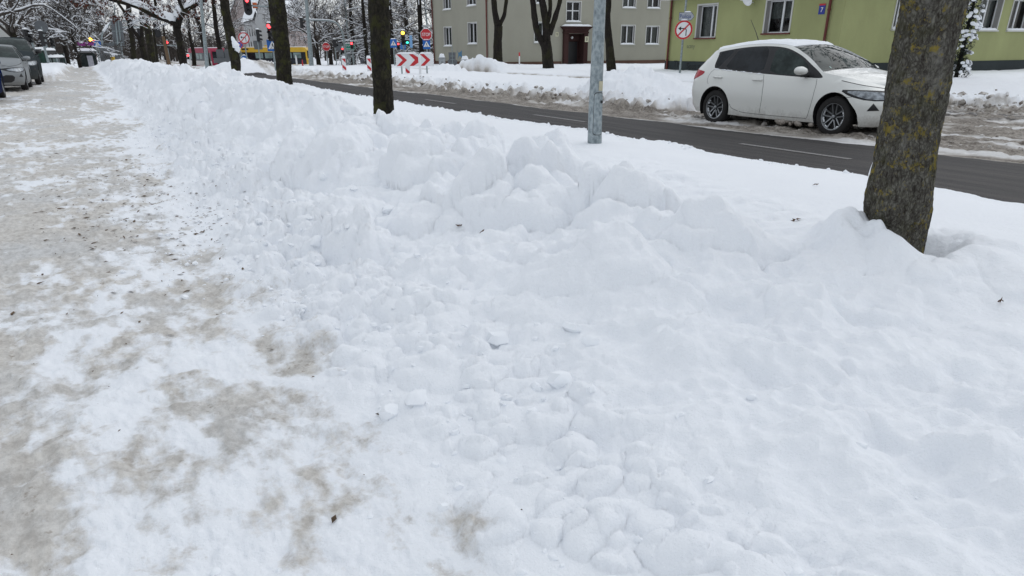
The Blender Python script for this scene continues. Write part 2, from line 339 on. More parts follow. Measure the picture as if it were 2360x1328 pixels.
# ------------------------------------------------------------------ mesh helpers
def tag(o, label=None, cat=None, group=None, kind=None):
    if label: o['label'] = label
    if cat: o['category'] = cat
    if group: o['group'] = group
    if kind: o['kind'] = kind
    return o
def empty(name, loc=(0, 0, 0), rz=0.0, label=None, cat=None, group=None):
    o = bpy.data.objects.new(name, None); col.objects.link(o); o.location = loc; o.rotation_euler = (0, 0, rz)
    o.empty_display_size = 0.2
    return tag(o, label, cat, group)
class MB:
    def __init__(s): s.v = []; s.f = []; s.mi = []
    def add(s, vs, fs, mi=0):
        k = len(s.v); s.v.extend([tuple(v) for v in vs]); s.f.extend([tuple(k+i for i in f) for f in fs]); s.mi.extend([mi]*len(fs)); return s
    def box(s, c, d, rz=0.0, mi=0, M=None):
        hx, hy, hz = d[0]/2, d[1]/2, d[2]/2
        vs = [Vector((x, y, z)) for x in (-hx, hx) for y in (-hy, hy) for z in (-hz, hz)]
        Q = M or Matrix.Rotation(rz, 3, 'Z')
        vs = [Q @ v + Vector(c) for v in vs]
        return s.add(vs, [(0, 1, 3, 2), (4, 6, 7, 5), (0, 4, 5, 1), (2, 3, 7, 6), (0, 2, 6, 4), (1, 5, 7, 3)], mi)
    def tube(s, pts, rad, n=8, cap=True, mi=0):
        pts = [Vector(p) for p in pts]; m = len(pts)
        if not hasattr(rad, '__len__'): rad = [rad]*m
        prev = None; vs = []
        for i, p in enumerate(pts):
            d = (pts[min(i+1, m-1)]-pts[max(i-1, 0)]).normalized()
            if prev is None:
                u = d.cross(Vector((0, 0, 1))) if abs(d.z) < 0.95 else d.cross(Vector((1, 0, 0)))
            else: u = prev - d*prev.dot(d)
            u.normalize(); prev = u; w = d.cross(u)
            for k in range(n):
                a = 2*math.pi*k/n; vs.append(p + (u*math.cos(a)+w*math.sin(a))*rad[i])
        fs = [(i*n+k, i*n+(k+1) % n, (i+1)*n+(k+1) % n, (i+1)*n+k) for i in range(m-1) for k in range(n)]
        if cap: fs += [tuple(reversed(range(n))), tuple((m-1)*n+k for k in range(n))]
        return s.add(vs, fs, mi)
    def cyl(s, p0, p1, r, n=16, mi=0): return s.tube([p0, p1], r, n, True, mi)
    def lathe(s, prof, n=24, M=None, mi=0, close=False):
        vs = []; m = len(prof)
        for r, z in prof:
            for k in range(n):
                a = 2*math.pi*k/n; vs.append(Vector((r*math.cos(a), r*math.sin(a), z)))
        if M: vs = [M @ v for v in vs]
        e = m if close else m-1
        fs = [(i*n+k, i*n+(k+1) % n, ((i+1) % m)*n+(k+1) % n, ((i+1) % m)*n+k) for i in range(e) for k in range(n)]
        return s.add(vs, fs, mi)
    def prism(s, poly, t, M=None, mi=0):
        """polygon in local x,z extruded along local +y by t (front face at y=0 facing -y)"""
        tri = tessellate_polygon([[Vector((p[0], p[1], 0)) for p in poly]]); n = len(poly)
        vs = [Vector((p[0], 0, p[1])) for p in poly]+[Vector((p[0], t, p[1])) for p in poly]
        if M: vs = [M @ v for v in vs]
        area = sum(poly[i][0]*poly[(i+1) % n][1]-poly[(i+1) % n][0]*poly[i][1] for i in range(n))
        def face(f, fl): return tuple(f) if fl else tuple(reversed(f))
        fs = []
        for f in tri:
            a = (poly[f[1]][0]-poly[f[0]][0])*(poly[f[2]][1]-poly[f[0]][1])-(poly[f[1]][1]-poly[f[0]][1])*(poly[f[2]][0]-poly[f[0]][0])
            fs.append(face(f, a > 0)); fs.append(face([i+n for i in f], a < 0))
        for i in range(n):
            j = (i+1) % n; fs.append(face((i, i+n, j+n, j), area > 0))
        return s.add(vs, fs, mi)
    def build(s, name, mat, parent=None, smooth=False, bevel=0.0, loc=None, rot=None, label=None):
        me = bpy.data.meshes.new(name); me.from_pydata(s.v, [], s.f)
        for m in (mat if isinstance(mat, (list, tuple)) else [mat]): me.materials.append(m)
        if isinstance(mat, (list, tuple)): me.polygons.foreach_set('material_index', s.mi)
        if smooth:
            me.polygons.foreach_set('use_smooth', [True]*len(me.polygons))
            if smooth != 'all':
                me.set_sharp_from_angle(angle=R(smooth if smooth is not True else 40))
        me.update()
        o = bpy.data.objects.new(name, me); col.objects.link(o)
        if parent: o.parent = parent
        if loc: o.location = loc
        if rot: o.rotation_euler = rot
        if bevel:
            b = o.modifiers.new('bevel', 'BEVEL'); b.width = bevel; b.segments = 2; b.limit_method = 'ANGLE'
        if label: o['label'] = label
        return o
def text(name, body, size, mat, parent, loc, rot=(R(90), 0, 0), ext=0.002, align='CENTER', sx=1.0):
    c = bpy.data.curves.new(name, 'FONT'); c.body = body; c.size = size; c.extrude = ext; c.align_x = align; c.align_y = 'CENTER'; c.offset = size*0.004
    c.materials.append(mat)
    t = bpy.data.objects.new(name, c); col.objects.link(t); bpy.context.view_layer.update()
    me = bpy.data.meshes.new_from_object(t.evaluated_get(bpy.context.evaluated_depsgraph_get())); me.name = name; bpy.data.objects.remove(t)
    if not me.materials: me.materials.append(mat)
    o = bpy.data.objects.new(name, me); col.objects.link(o); o.parent = parent; o.location = loc; o.rotation_euler = rot; o.scale = (sx, 1, 1)
    return o
def copy_tree(o, parent=None, name=None):
    c = o.copy(); col.objects.link(c); c.parent = parent
    for ch in [k for k in o.children]: copy_tree(ch, c)
    return c
def disc(r, n=40, cx=0, cz=0): return [(cx+r*math.cos(2*math.pi*k/n), cz+r*math.sin(2*math.pi*k/n)) for k in range(n)]
def ring(mb, ro, ri, t, M=None, n=40, mi=0, y0=0.0):
    vs = []
    for k in range(n):
        a = 2*math.pi*k/n
        for r, y in ((ro, y0), (ri, y0), (ri, y0+t), (ro, y0+t)): vs.append(Vector((r*math.cos(a), y, r*math.sin(a))))
    if M: vs = [M @ v for v in vs]
    fs = []
    for k in range(n):
        a, b = k*4, ((k+1) % n)*4
        for q in range(4): fs.append((a+q, a+(q+1) % 4, b+(q+1) % 4, b+q))
    mb.add(vs, fs, mi)
def snow_cap(parent, w, d, h, loc, name='snow_cap', seed=0, rz=0.0, n=10):
    """a rounded, slightly uneven pad of snow lying on a flat top"""
    rnd = random.Random(seed); nx = max(4, n); ny = 5; vs = []; fs = []
    for i in range(nx+1):
        for j in range(ny+1):
            u, v = i/nx*2-1, j/ny*2-1
            k = max(0, (1-abs(u)**6))**0.5*max(0, (1-abs(v)**4))**0.5
            vs.append((u*w/2, v*d/2, h*k*(0.75+0.45*rnd.random())))
    for i in range(nx):
        for j in range(ny):
            a = i*(ny+1)+j; fs.append((a, a+ny+1, a+ny+2, a+1))
    m = MB().add(vs, fs); nv = len(vs)
    o = m.build(name, M_SNOW, parent, smooth='all', loc=loc, rot=(0, 0, rz)); return o

M_GALV = plain('galvanised_steel', (0.26, 0.30, 0.31), 0.45, 0.6, 0.30, 14)
M_STEEL = plain('grey_steel', (0.20, 0.21, 0.22), 0.5, 0.4, 0.12)
M_DARK = plain('dark_plastic', (0.018, 0.018, 0.020), 0.5)
M_RED = plain('sign_red', (0.50, 0.022, 0.030), 0.4, var=0.06)
M_WHITE = plain('sign_white', (0.74, 0.75, 0.76), 0.45, var=0.04)
M_BLUE = plain('sign_blue', (0.015, 0.12, 0.42), 0.4, var=0.06)
M_PALEBLUE = plain('faded_blue', (0.22, 0.42, 0.70), 0.4, var=0.08)
M_GREEN = plain('sign_green', (0.01, 0.22, 0.15), 0.4, var=0.06)
M_BLACK = plain('black_paint', (0.012, 0.012, 0.014), 0.45)
M_YELLOW = plain('yellow_paint', (0.62, 0.40, 0.03), 0.45, var=0.1)
M_BACK = plain('sign_back_grey', (0.13, 0.14, 0.15), 0.55, 0.3, 0.1)
M_LRED = emit('red_lamp', (1.0, 0.05, 0.06, 1), 5.0)
M_LAMB = emit('amber_lamp', (1.0, 0.50, 0.04, 1), 7.0)
M_LGRN = emit('green_lamp', (0.04, 0.95, 0.60, 1), 3.5)
# ------------------------------------------------------------------ cars: panels cut in side view with a constrained triangulation, then wrapped on the body form
def inpoly(p, poly):
    x, y = p; c = False; n = len(poly); j = n-1
    for i in range(n):
        xi, yi = poly[i]; xj, yj = poly[j]
        if (yi > y) != (yj > y) and x < (xj-xi)*(y-yi)/(yj-yi)+xi: c = not c
        j = i
    return c
def smooth_poly(pts, it=2):
    """Chaikin corner cutting of a closed polygon"""
    for _ in range(it):
        q = []
        for i in range(len(pts)):
            a, b = pts[i], pts[(i+1) % len(pts)]
            q += [(a[0]*.75+b[0]*.25, a[1]*.75+b[1]*.25), (a[0]*.25+b[0]*.75, a[1]*.25+b[1]*.75)]
        pts = q
    return pts
def spline(pts, n=8):
    P = [pts[0]]+list(pts)+[pts[-1]]; out = []
    for i in range(1, len(P)-2):
        for k in range(n):
            t = k/n; a, b, c, d = P[i-1], P[i], P[i+1], P[i+2]
            out.append(tuple(0.5*(2*b[j]+(c[j]-a[j])*t+(2*a[j]-5*b[j]+4*c[j]-d[j])*t*t+(3*b[j]-a[j]-3*c[j]+d[j])*t**3) for j in range(2)))
    out.append(tuple(pts[-1])); return out
def thick(line, w):
    """polyline -> thin polygon"""
    L = []; Rr = []
    for i, p in enumerate(line):
        a = line[max(i-1, 0)]; b = line[min(i+1, len(line)-1)]; dx, dy = b[0]-a[0], b[1]-a[1]; l = math.hypot(dx, dy) or 1
        L.append((p[0]-dy/l*w/2, p[1]+dx/l*w/2)); Rr.append((p[0]+dy/l*w/2, p[1]-dx/l*w/2))
    return L+Rr[::-1]
def interp(tab, x):
    if x <= tab[0][0]: return tab[0][1]
    for (a, b), (c, d) in zip(tab, tab[1:]):
        if x <= c: 
            t = (x-a)/(c-a); t = t*t*(3-2*t)*0.5+t*0.5; return b+(d-b)*t
    return tab[-1][1]
class CarForm:
    """x forward, y left, z up; widths from a table over z, ends rounded in plan"""
    def __init__(s, front, rear, wid, tumble, Rf=0.75, Rr=0.5):
        s.front, s.rear, s.wid, s.tumble, s.Rf, s.Rr = front, rear, wid, tumble, Rf, Rr
    def hw(s, x, z):
        w = s.wid*interp(s.tumble, z)
        return w
    def P(s, u, z, off=0.0):
        xf, xr = interp(s.front, z), interp(s.rear, z); w = s.hw(u, z)+off
        e = 0.5
        if u > xf-s.Rf:
            t = min(1.0, (u-(xf-s.Rf))/s.Rf); a = t*math.pi/2
            return Vector((xf-s.Rf+(s.Rf+off)*math.sin(a)**0.9, w*max(0, math.cos(a))**0.50, z)) if t > 0 else Vector((u, w, z))
        if u < xr+s.Rr:
            t = min(1.0, ((xr+s.Rr)-u)/s.Rr); a = t*math.pi/2
            return Vector((xr+s.Rr-(s.Rr+off)*math.sin(a)**0.9, w*max(0, math.cos(a))**0.45, z)) if t > 0 else Vector((u, w, z))
        return Vector((u, w, z))
def panel_side(form, outline, arches, regions, step=0.07):
    """returns dict region -> (verts2d, tris)"""
    xs = [p[0] for p in outline]; zs = [p[1] for p in outline]
    verts = []; edges = []
    def addloop(poly):
        k = len(verts); verts.extend(Vector(p) for p in poly); n = len(poly); edges.extend((k+i, k+(i+1) % n) for i in range(n))
    addloop(outline)
    for a in arches: addloop(a)
    for r in regions: addloop(r[1])
    x = min(xs)
    row = 0
    while x < max(xs):
        z = min(zs)+ (step/2 if row % 2 else 0)
        while z < max(zs):
            if inpoly((x, z), outline): verts.append(Vector((x, z)))
            z += step
        x += step*0.9; row += 1
    r = delaunay_2d_cdt(verts, edges, [], 0, 1e-5)
    V, _, Fs = r[0], r[1], r[2]; res = {}
    for f in Fs:
        cx = sum(V[i][0] for i in f)/len(f); cz = sum(V[i][1] for i in f)/len(f); p = (cx, cz)
        if not inpoly(p, outline) or any(inpoly(p, a) for a in arches): continue
        name = 'body'
        for nm, poly in regions:
            if inpoly(p, poly): name = nm
        res.setdefault(name, []).append(f)
    return V, res
def circ(cx, cz, r, a0=-20, a1=200, n=22, base=None):
    pts = [(cx+r*math.cos(R(a0+(a1-a0)*k/n)), cz+r*math.sin(R(a0+(a1-a0)*k/n))) for k in range(n+1)]
    if base is not None: pts += [(pts[-1][0], base), (pts[0][0], base)]
    return pts
def make_wheel(parent, r, w, loc, side, mats, spokes=5, snow=True):
    tyre_m, dark_m, rim_m = mats
    root = MB()
    wh = MB()   # tyre
    prof = [(r*0.66, -w*0.42), (r*0.72, -w*0.5), (r*0.90, -w*0.5), (r*0.975, -w*0.42), (r, -w*0.30), (r, w*0.30), (r*0.975, w*0.42), (r*0.90, w*0.5), (r*0.72, w*0.5), (r*0.66, w*0.42)]
    Mx = Matrix.Rotation(R(-90)*side, 3, 'X')
    wh.lathe(prof, 40, Mx, close=True)
    o = wh.build('wheel', tyre_m, parent, smooth=True, loc=loc)
    b = MB(); b.lathe([(0.001, w*0.12), (r*0.60, w*0.12), (r*0.655, w*0.40), (r*0.69, w*0.44)], 40, Mx)
    for k in range(5): 
        a = 2*math.pi*k/5+0.3; b.cyl(Mx @ Vector((0.055*math.cos(a), 0.055*math.sin(a), w*.3)), Mx @ Vector((0.055*math.cos(a), 0.055*math.sin(a), w*.36)), 0.011, 6)
    b.build('rim_well', dark_m, o, smooth=True)
    m = MB(); zf = w*0.40
    m.lathe([(r*0.615, w*0.30), (r*0.64, zf+0.008), (r*0.685, zf+0.010), (r*0.695, zf-0.004)], 40, Mx)
    m.lathe([(0.001, zf-0.004), (0.028, zf-0.006), (0.034, zf-0.02), (0.034, zf-0.04)], 16, Mx)
    for k in range(spokes):
        for sgn in (-1, 1):
            a = 2*math.pi*k/spokes + math.pi/2; a2 = a+sgn*0.23; a1 = a+sgn*0.5
            p0 = Vector((0.045*math.cos(a1), 0.045*math.sin(a1), zf-0.03)); p1 = Vector((r*0.64*math.cos(a2), r*0.64*math.sin(a2), zf))
            d = (p1-p0).normalized(); u = Vector((-d.y, d.x, 0)).normalized()
            q = [p0-u*.010, p0+u*.010, p1+u*.008, p1-u*.008]; q2 = [v+Vector((0, 0, -0.03)) for v in q]
            m.add([Mx @ v for v in q+q2], [(0, 1, 2, 3), (7, 6, 5, 4), (0, 3, 7, 4), (1, 5, 6, 2), (3, 2, 6, 7), (0, 4, 5, 1)])
    m.build('rim', rim_m, o, smooth=30)
    if snow:
        s = MB(); rnd = random.Random(int(loc[0]*100))
        for a0 in (200, 245, 305, 340, 20, 160):
            a0 += rnd.uniform(-12, 12); n = 5; sp = rnd.uniform(16, 34)
            for i in range(n):
                a = R(a0+sp*(i/n-.5)); rr = r*0.615-rnd.uniform(0, .008)
                s.tube([Mx @ Vector((rr*math.cos(a), rr*math.sin(a), w*.2)), Mx @ Vector((rr*math.cos(a), rr*math.sin(a), w*.36))], rnd.uniform(.006, .013), 6)
        tag(s.build('packed_snow', M_SNOW, o, smooth='all'), kind='stuff')
    return o
def car_paint(name, c, dirt=(0.20, 0.17, 0.14, 1), amt=0.55, metal=0.0):
    t = NT(name); tc = t.n('ShaderNodeTexCoord'); sp = t.n('ShaderNodeSeparateXYZ'); t.l(tc.outputs['Object'], sp.inputs[0])
    low = t.ramp(sp.outputs[2], 0.62, 0.18); n = t.noise(5, 7, 0.7); n2 = t.noise(28, 5, 0.7)
    k = t.math('ADD', t.math('MULTIPLY', low, 0.55), t.math('ADD', t.math('MULTIPLY', n, 0.5), t.math('MULTIPLY', n2, 0.3)))
    f = t.math('MULTIPLY', t.ramp(k, 0.68, 1.12), amt); film = t.math('MULTIPLY', low, 0.12)
    cc = t.mix(t.math('MAXIMUM', f, film), c, dirt)
    t.set(Base_Color=cc, Roughness=t.math('ADD', t.math('MULTIPLY', f, 0.5), 0.28), Metallic=metal)
    t.b.inputs['Coat Weight'].default_value = 0.6 if max(c[:3]) > .5 else 0.0; t.b.inputs['Coat Roughness'].default_value = 0.08; t.b.inputs['Specular IOR Level'].default_value = .5 if max(c[:3]) > .5 else 0.0; return t.m
def glass_mat(name, c=(0.010, 0.012, 0.014, 1), rough=0.04, spec=0.25):
    t = NT(name); t.set(Base_Color=t.mix(t.ramp(t.noise(2.5, 6, .7), .4, .6), c, tuple(min(1, x*2.2) for x in c[:3])+(1,)), Roughness=rough, IOR=1.45)
    t.b.inputs['Specular IOR Level'].default_value = spec; return t.m
M_GLASS = glass_mat('car_glass'); M_GLASS2 = glass_mat('side_glass', (0.024, 0.031, 0.030, 1), 0.03, 0.12); M_TYRE = plain('tyre_rubber', (0.017, 0.016, 0.016), 0.85, var=0.3, bump=0.3)
M_RIM = plain('machined_alloy', (0.27, 0.28, 0.29), 0.3, 0.8, 0.15); M_RIMD = plain('dark_alloy', (0.02, 0.02, 0.022), 0.5, 0.3)
M_TAIL = NT('tail_lamp_red').set(Base_Color=(0.38, 0.008, 0.02, 1), Roughness=0.12); M_LAMP = plain('lamp_chrome', (0.24, 0.26, 0.28), 0.2, 0.7, 0.6, 14)
M_GAP = plain('panel_gap', (0.03, 0.03, 0.032), 0.7); M_CHROME = plain('chrome', (0.6, 0.61, 0.62), 0.2, 1.0, 0.05)

def build_car(name, spec, loc, rz, label, cat='car', group=None):
    root = empty(name, loc, rz, label, cat, group)
    fm = spec['form']; out = spec['outline']; regs = spec['regions']; arches = [circ(cx, 0.33, spec['arch'], -25, 205, 22, -0.2) for cx in spec['axles']]
    V, res = panel_side(fm, out, arches, regs, 0.075)
    paint = spec['paint']; mats = dict(glass=M_GLASS, glass_front=M_GLASS2, glass_trim=M_BLACK, gap=M_GAP, headlamp=M_LAMP, lamp_trim=M_BLACK, tail_lamp=M_TAIL, dark=M_DARK, bumper_vent=M_DARK)
    body = MB(); bodyfaces = res.pop('body', []) 
    def wrap(mb, fs, sgn, off=0.0, mi=0):
        used = sorted({i for f in fs for i in f}); mp = {i: k for k, i in enumerate(used)}
        vs = []
        for i in used:
            p = fm.P(V[i][0], V[i][1], off); vs.append((p.x, p.y*sgn, p.z))
        ff = [tuple(mp[i] for i in f) for f in fs]
        ff = [tuple(reversed(f)) if sgn > 0 else f for f in ff]
        mb.add(vs, ff, mi)
    for sgn in (1, -1): wrap(body, bodyfaces, sgn)
    gaps = res.pop('gap', [])
    for sgn in (1, -1): wrap(body, gaps, sgn, -0.004, 1)
    # arch lips and inner wells
    for a in arches:
        arc = a[:-2]
        for sgn in (1, -1):
            vs = []
            for p in arc:
                q = fm.P(p[0], p[1]); vs += [(q.x, q.y*sgn, q.z), (q.x, (q.y-0.03)*sgn, q.z), (q.x, (q.y-0.34)*sgn, q.z)]
            fs = [(i*3+k, i*3+k+1, (i+1)*3+k+1, (i+1)*3+k) for i in range(len(arc)-1) for k in (0, 1)]
            body.add(vs, fs, 2)
    # the upper skin: bonnet, screens, roof between the two side shoulders
    top = spec['top']      # list of (x, z_shoulder, crown, kind)
    line = []; n = 14
    rows = []
    for (x, z, crown, kind) in top:
        e = fm.P(x, z); row = []
        for k in range(n+1):
            v = -1+2*k/n; row.append((e.x + spec.get('bow', 0.10)*(1-v*v)*(1 if x > 0 else -1)*(0.35 if kind in ('roof',) else 1.0)*spec.get('bowf', {}).get(kind, 1.0), e.y*v, z+crown*(1-v*v)))
        rows.append((row, kind))
    parts = {}
    for i in range(len(rows)-1):
        kind = rows[i][1]; mb = parts.setdefault(kind, MB())
        a, b = rows[i][0], rows[i+1][0]
        mb.add(a+b, [(k, k+1, n+2+k, n+1+k) for k in range(n)])
    # underside
    un = spec['sill']; xr, xf = fm.P(min(p[0] for p in out)+.02, un).x, fm.P(max(p[0] for p in out)-.02, un).x
    under = MB(); under.box(((xr+xf)/2, 0, un+0.06), ((xf-xr)*0.86, fm.wid*1.35, 0.10))
    for cx in spec['axles']: under.cyl((cx, -fm.wid*0.8, 0.3), (cx, fm.wid*0.8, 0.3), 0.05, 8)
    if 'roof' in parts: body.v.extend([]); 
    for kind in ('roof', 'bonnet', 'hatch', 'nose'):
        if kind in parts:
            q = parts.pop(kind); body.add(q.v, q.f, 0)
    bo = body.build('body', [paint, M_GAP, M_DARK], root, smooth=50)
    under.build('underbody', M_DARK, root)
    for nm, q in parts.items(): q.build(nm, M_GLASS2 if nm == 'windscreen' else M_GLASS, root, smooth='all')
    for nm, fs in res.items():
        base = nm.split('.')[0]
        for sgn in (1, -1):
            q = MB(); wrap(q, fs, sgn, 0.003 if base in ('tail_lamp', 'headlamp') else -0.006 if base.startswith('glass') else 0.001)
            onm = {'glass': 'side_window', 'glass_front': 'side_window', 'glass_trim': 'window_trim', 'dark': 'trim', 'lamp_trim': 'lamp_trim'}.get(base, base)
            q.build(onm, mats[base], root, smooth='all')
    for cx in spec['axles']:
        for sgn in (1, -1):
            make_wheel(root, spec['wr'], spec.get('ww', 0.205), (cx, sgn*(fm.wid-0.135), spec['wr']), sgn, (M_TYRE, M_RIMD, spec.get('rim', M_RIM)), 5, spec.get('rimsnow', True))
    # mirrors, handles
    mx, mz, mo = spec['mirror']
    for sgn in (1, -1):
        q = MB(); e = fm.P(mx, mz)
        vs = []; N = 10
        for i in range(6):
            t = i/5; rr = math.sin(math.pi*(0.12+0.76*t))**0.6
            for k in range(N):
                a = 2*math.pi*k/N
                vs.append((e.x-0.02+0.13*rr*math.cos(a)*(1.0 if math.cos(a) > 0 else .35)-0.02*t, sgn*(e.y+0.04+0.22*t), mz+0.055+0.080*rr*math.sin(a)*(1 if math.sin(a) > 0 else .8)+0.01*t))
        fs = [(i*N+k, i*N+(k+1) % N, (i+1)*N+(k+1) % N, (i+1)*N+k) for i in range(5) for k in range(N)]+[tuple(range(N)), tuple(5*N+k for k in range(N))]
        q.add(vs, fs); mo_ = q.build('wing_mirror', spec.get('mirror_mat', paint), root, smooth='all')
        f = MB(); f.box((e.x+0.0, sgn*(e.y+0.04), mz-0.02), (0.07, 0.16, 0.03)); f.build('mirror_foot', M_DARK, mo_)
    for (hx, hz) in spec['handles']:
        for sgn in (1, -1):
            e = fm.P(hx, hz); q = MB()
            q.tube([(hx-0.10, sgn*(e.y-0.005), hz), (hx-0.085, sgn*(e.y+0.028), hz+.002), (hx, sgn*(e.y+0.034), hz+.004), (hx+0.085, sgn*(e.y+0.028), hz+.002), (hx+0.10, sgn*(e.y-0.005), hz)], [.014, .017, .015, .017, .014], 8)
            ho = q.build('door_handle', paint, root, smooth='all')
            c = MB(); Mh = Matrix.Translation((hx, sgn*(e.y+0.002), hz+.004)) @ Matrix.Rotation(0 if sgn < 0 else math.pi, 4, 'Z')
            c.prism([(0.06*math.cos(2*math.pi*k/16), 0.036*math.sin(2*math.pi*k/16)) for k in range(16)], 0.004, Mh); c.build('handle_recess', spec.get('recess', M_STEEL), ho)
    return root

def hatch_spec(paint):
    tumble = [(0.15, .93), (0.30, .965), (0.55, .995), (0.70, 1.0), (0.86, .985), (0.95, .955), (1.05, .90), (1.30, .765), (1.45, .655)]
    front = [(0.18, 2.06), (0.30, 2.15), (0.50, 2.20), (0.62, 2.18), (0.72, 2.08), (0.80, 1.92), (0.95, 1.62), (1.1, 1.5), (1.5, 1.2)]
    rear = [(0.18, -1.98), (0.35, -2.09), (0.60, -2.13), (0.85, -2.10), (1.0, -2.05), (1.12, -1.95), (1.25, -1.84), (1.36, -1.74), (1.5, -1.68)]
    fm = CarForm(front, rear, 0.88, tumble, 0.56, 0.36)
    topline = spline([(2.19, .60), (2.08, .71), (1.82, .81), (1.50, .885), (1.20, .955), (1.00, 1.01), (0.74, 1.16), (0.45, 1.30), (0.22, 1.385), (-0.1, 1.43), (-0.5, 1.445), (-0.9, 1.43), (-1.3, 1.385), (-1.60, 1.325), (-1.665, 1.30), (-1.78, 1.18), (-1.93, 1.05), (-2.06, .90), (-2.13, .60)], 5)
    bottom = spline([(-2.12, .45), (-2.06, .27), (-1.75, .22), (-1.3, .21), (0, .19), (1.3, .20), (1.7, .19), (2.05, .21), (2.16, .36)], 4)
    outline = topline + bottom
    dlo = smooth_poly([(-1.46, 1.16), (-1.47, 1.29), (-1.42, 1.325), (-0.9, 1.395), (-0.4, 1.415), (0.06, 1.385), (0.40, 1.275), (0.72, 1.115), (1.03, .945), (1.02, .905), (0.7, .915), (-0.1, .945), (-1.0, .99), (-1.40, 1.015), (-1.45, 1.04)], 2)
    g = []
    g.append(('glass_trim', dlo))
    g.append(('glass.a', smooth_poly([(-1.44, 1.30), (-1.30, 1.325), (-1.10, 1.35), (-1.22, 1.20), (-1.34, 1.03), (-1.42, 1.05)], 1)))
    g.append(('glass.b', smooth_poly([(-1.00, 1.365), (-0.6, 1.39), (-0.34, 1.392), (-0.27, 1.2), (-0.25, .97), (-0.8, 1.0), (-1.18, 1.02), (-1.10, 1.20)], 1)))
    g.append(('glass_front.c', smooth_poly([(-0.17, 1.385), (0.06, 1.355), (0.40, 1.24), (0.70, 1.08), (0.66, .935), (-0.10, .96), (-0.14, 1.15)], 1)))
    for ln in (spline([(-1.42, 1.01), (-1.50, .92), (-1.52, .80), (-1.49, .74)], 4), spline([(-0.91, .40), (-0.86, .33), (-0.7, .285)], 3),
               [(-0.20, .935), (-0.16, .80), (-0.155, .50), (-0.19, .272)], spline([(0.93, .895), (0.94, .80), (0.91, .55), (0.84, .265)], 4), spline([(-0.66, .28), (-0.5, .262), (0.2, .252), (0.83, .255)], 4), spline([(1.30, .885), (1.6, .82), (1.9, .765)], 4),
               spline([(1.42, .62), (1.60, .64), (1.78, .70)], 4)):
        g.append(('gap', thick(ln, 0.008)))
    g.append(('lamp_trim', smooth_poly([(1.40, .745), (1.64, .755), (1.95, .74), (2.10, .70), (2.08, .60), (1.80, .59), (1.60, .65)], 1)))
    g.append(('headlamp', smooth_poly([(1.50, .730), (1.64, .740), (1.92, .72), (2.06, .685), (2.04, .615), (1.82, .61), (1.64, .665)], 1)))
    g.append(('tail_lamp', smooth_poly([(-2.02, .985), (-1.92, 1.00), (-1.66, .975), (-1.64, .93), (-1.80, .83), (-2.09, .74), (-2.09, .88)], 1)))
    g.append(('bumper_vent', [(1.80, .44), (1.86, .56), (1.93, .45)]))
    g.append(('bumper_vent.b', smooth_poly([(2.00, .28), (2.02, .50), (2.18, .52), (2.15, .27)], 1)))
    top = []
    kinds = [(2.2, 'bonnet'), (1.04, 'windscreen'), (0.20, 'roof'), (-1.66, 'rear_window'), (-1.95, 'hatch')]
    tl = topline
    for (x, z) in tl:
        kd = 'bonnet'
        for kx, kn in kinds:
            if x <= kx+1e-6: kd = kn
        crown = {'bonnet': 0.065, 'windscreen': 0.05, 'roof': 0.035, 'rear_window': 0.03, 'hatch': 0.02}[kd]
        if x > 1.9: crown = 0.02+0.045*(2.2-x)/.3
        top.append((x, z, crown, kd))
    return dict(form=fm, outline=outline, regions=g, axles=(-1.30, 1.33), arch=0.375, wr=0.318, paint=paint, top=top, sill=0.19, mirror=(0.70, .955, 0), handles=((-1.26, .865), (-0.30, .845)), bow=0.08)
P_WHITE = car_paint('white_car_paint', (0.74, 0.75, 0.72, 1), (0.16, 0.14, 0.12, 1), .8)
sp = hatch_spec(P_WHITE)
sp['recess'] = P_WHITE
fw = at(1920, 314, 0.0); rw = at(1646, 285, 0.0)
hd = math.atan2(fw[1]-rw[1], fw[0]-rw[0])          # heading of the near side wheels
mid = (fw+rw)/2
# the near wheels stand 0.745 m to the right of the axis of the car
nx, ny = -math.sin(hd), math.cos(hd)
car_c = Vector((mid[0]+nx*0.745*1.04, mid[1]+ny*0.745*1.04, 0.0))
white_car = build_car('parked_car', sp, car_c, hd, 'white five door hatchback with snow on its roof standing in slush beside the road')
white_car.scale = (1.045, 1.04, 1.02)
# ------------------------------------------------------------------ buildings
def wall_mat(name, c, streak=0.10):
    t = NT(name); n = t.noise(0.5, 5, 0.6, stretch=(1, 1, 0.5)); n2 = t.noise(40, 4)
    a = tuple(x*(1-streak) for x in c[:3])+(1,); b = tuple(min(1, x*(1+streak)) for x in c[:3])+(1,)
    f = t.math('ADD', t.math('MULTIPLY', t.ramp(n, .3, .7), .7), t.math('MULTIPLY', t.ramp(n2, .3, .7), .3))
    t.set(Base_Color=t.mix(f, a, b), Roughness=0.9); t.b.inputs['Specular IOR Level'].default_value = 0.15
    t.bump(n2, 0.25, 0.01); return t.m
M_GREY = wall_mat('grey_render', (0.325, 0.315, 0.26)); M_LIME = wall_mat('lime_render', (0.335, 0.35, 0.17), .16); M_PLINTH = wall_mat('dark_plinth', (0.042, 0.05, 0.052), .2)
M_BROWNP = wall_mat('brown_plinth', (0.11, 0.065, 0.05), .35); M_TRIM = wall_mat('pale_trim', (0.55, 0.55, 0.52), .06); M_REVEAL = wall_mat('reveal', (0.36, 0.35, 0.34), .05)
M_FRAME = plain('white_window_frame', (0.72, 0.73, 0.74), 0.4, var=.04); M_PIPE = plain('red_brown_downpipe', (0.115, 0.022, 0.016), 0.45, var=.15); M_STONE = wall_mat('brown_stone', (0.052, 0.026, 0.024), .35)
M_ROOM = plain('dark_room', (0.016, 0.017, 0.019), 0.9); M_CURT = plain('net_curtain', (0.22, 0.23, 0.22), 0.9, var=.25, scale=9)
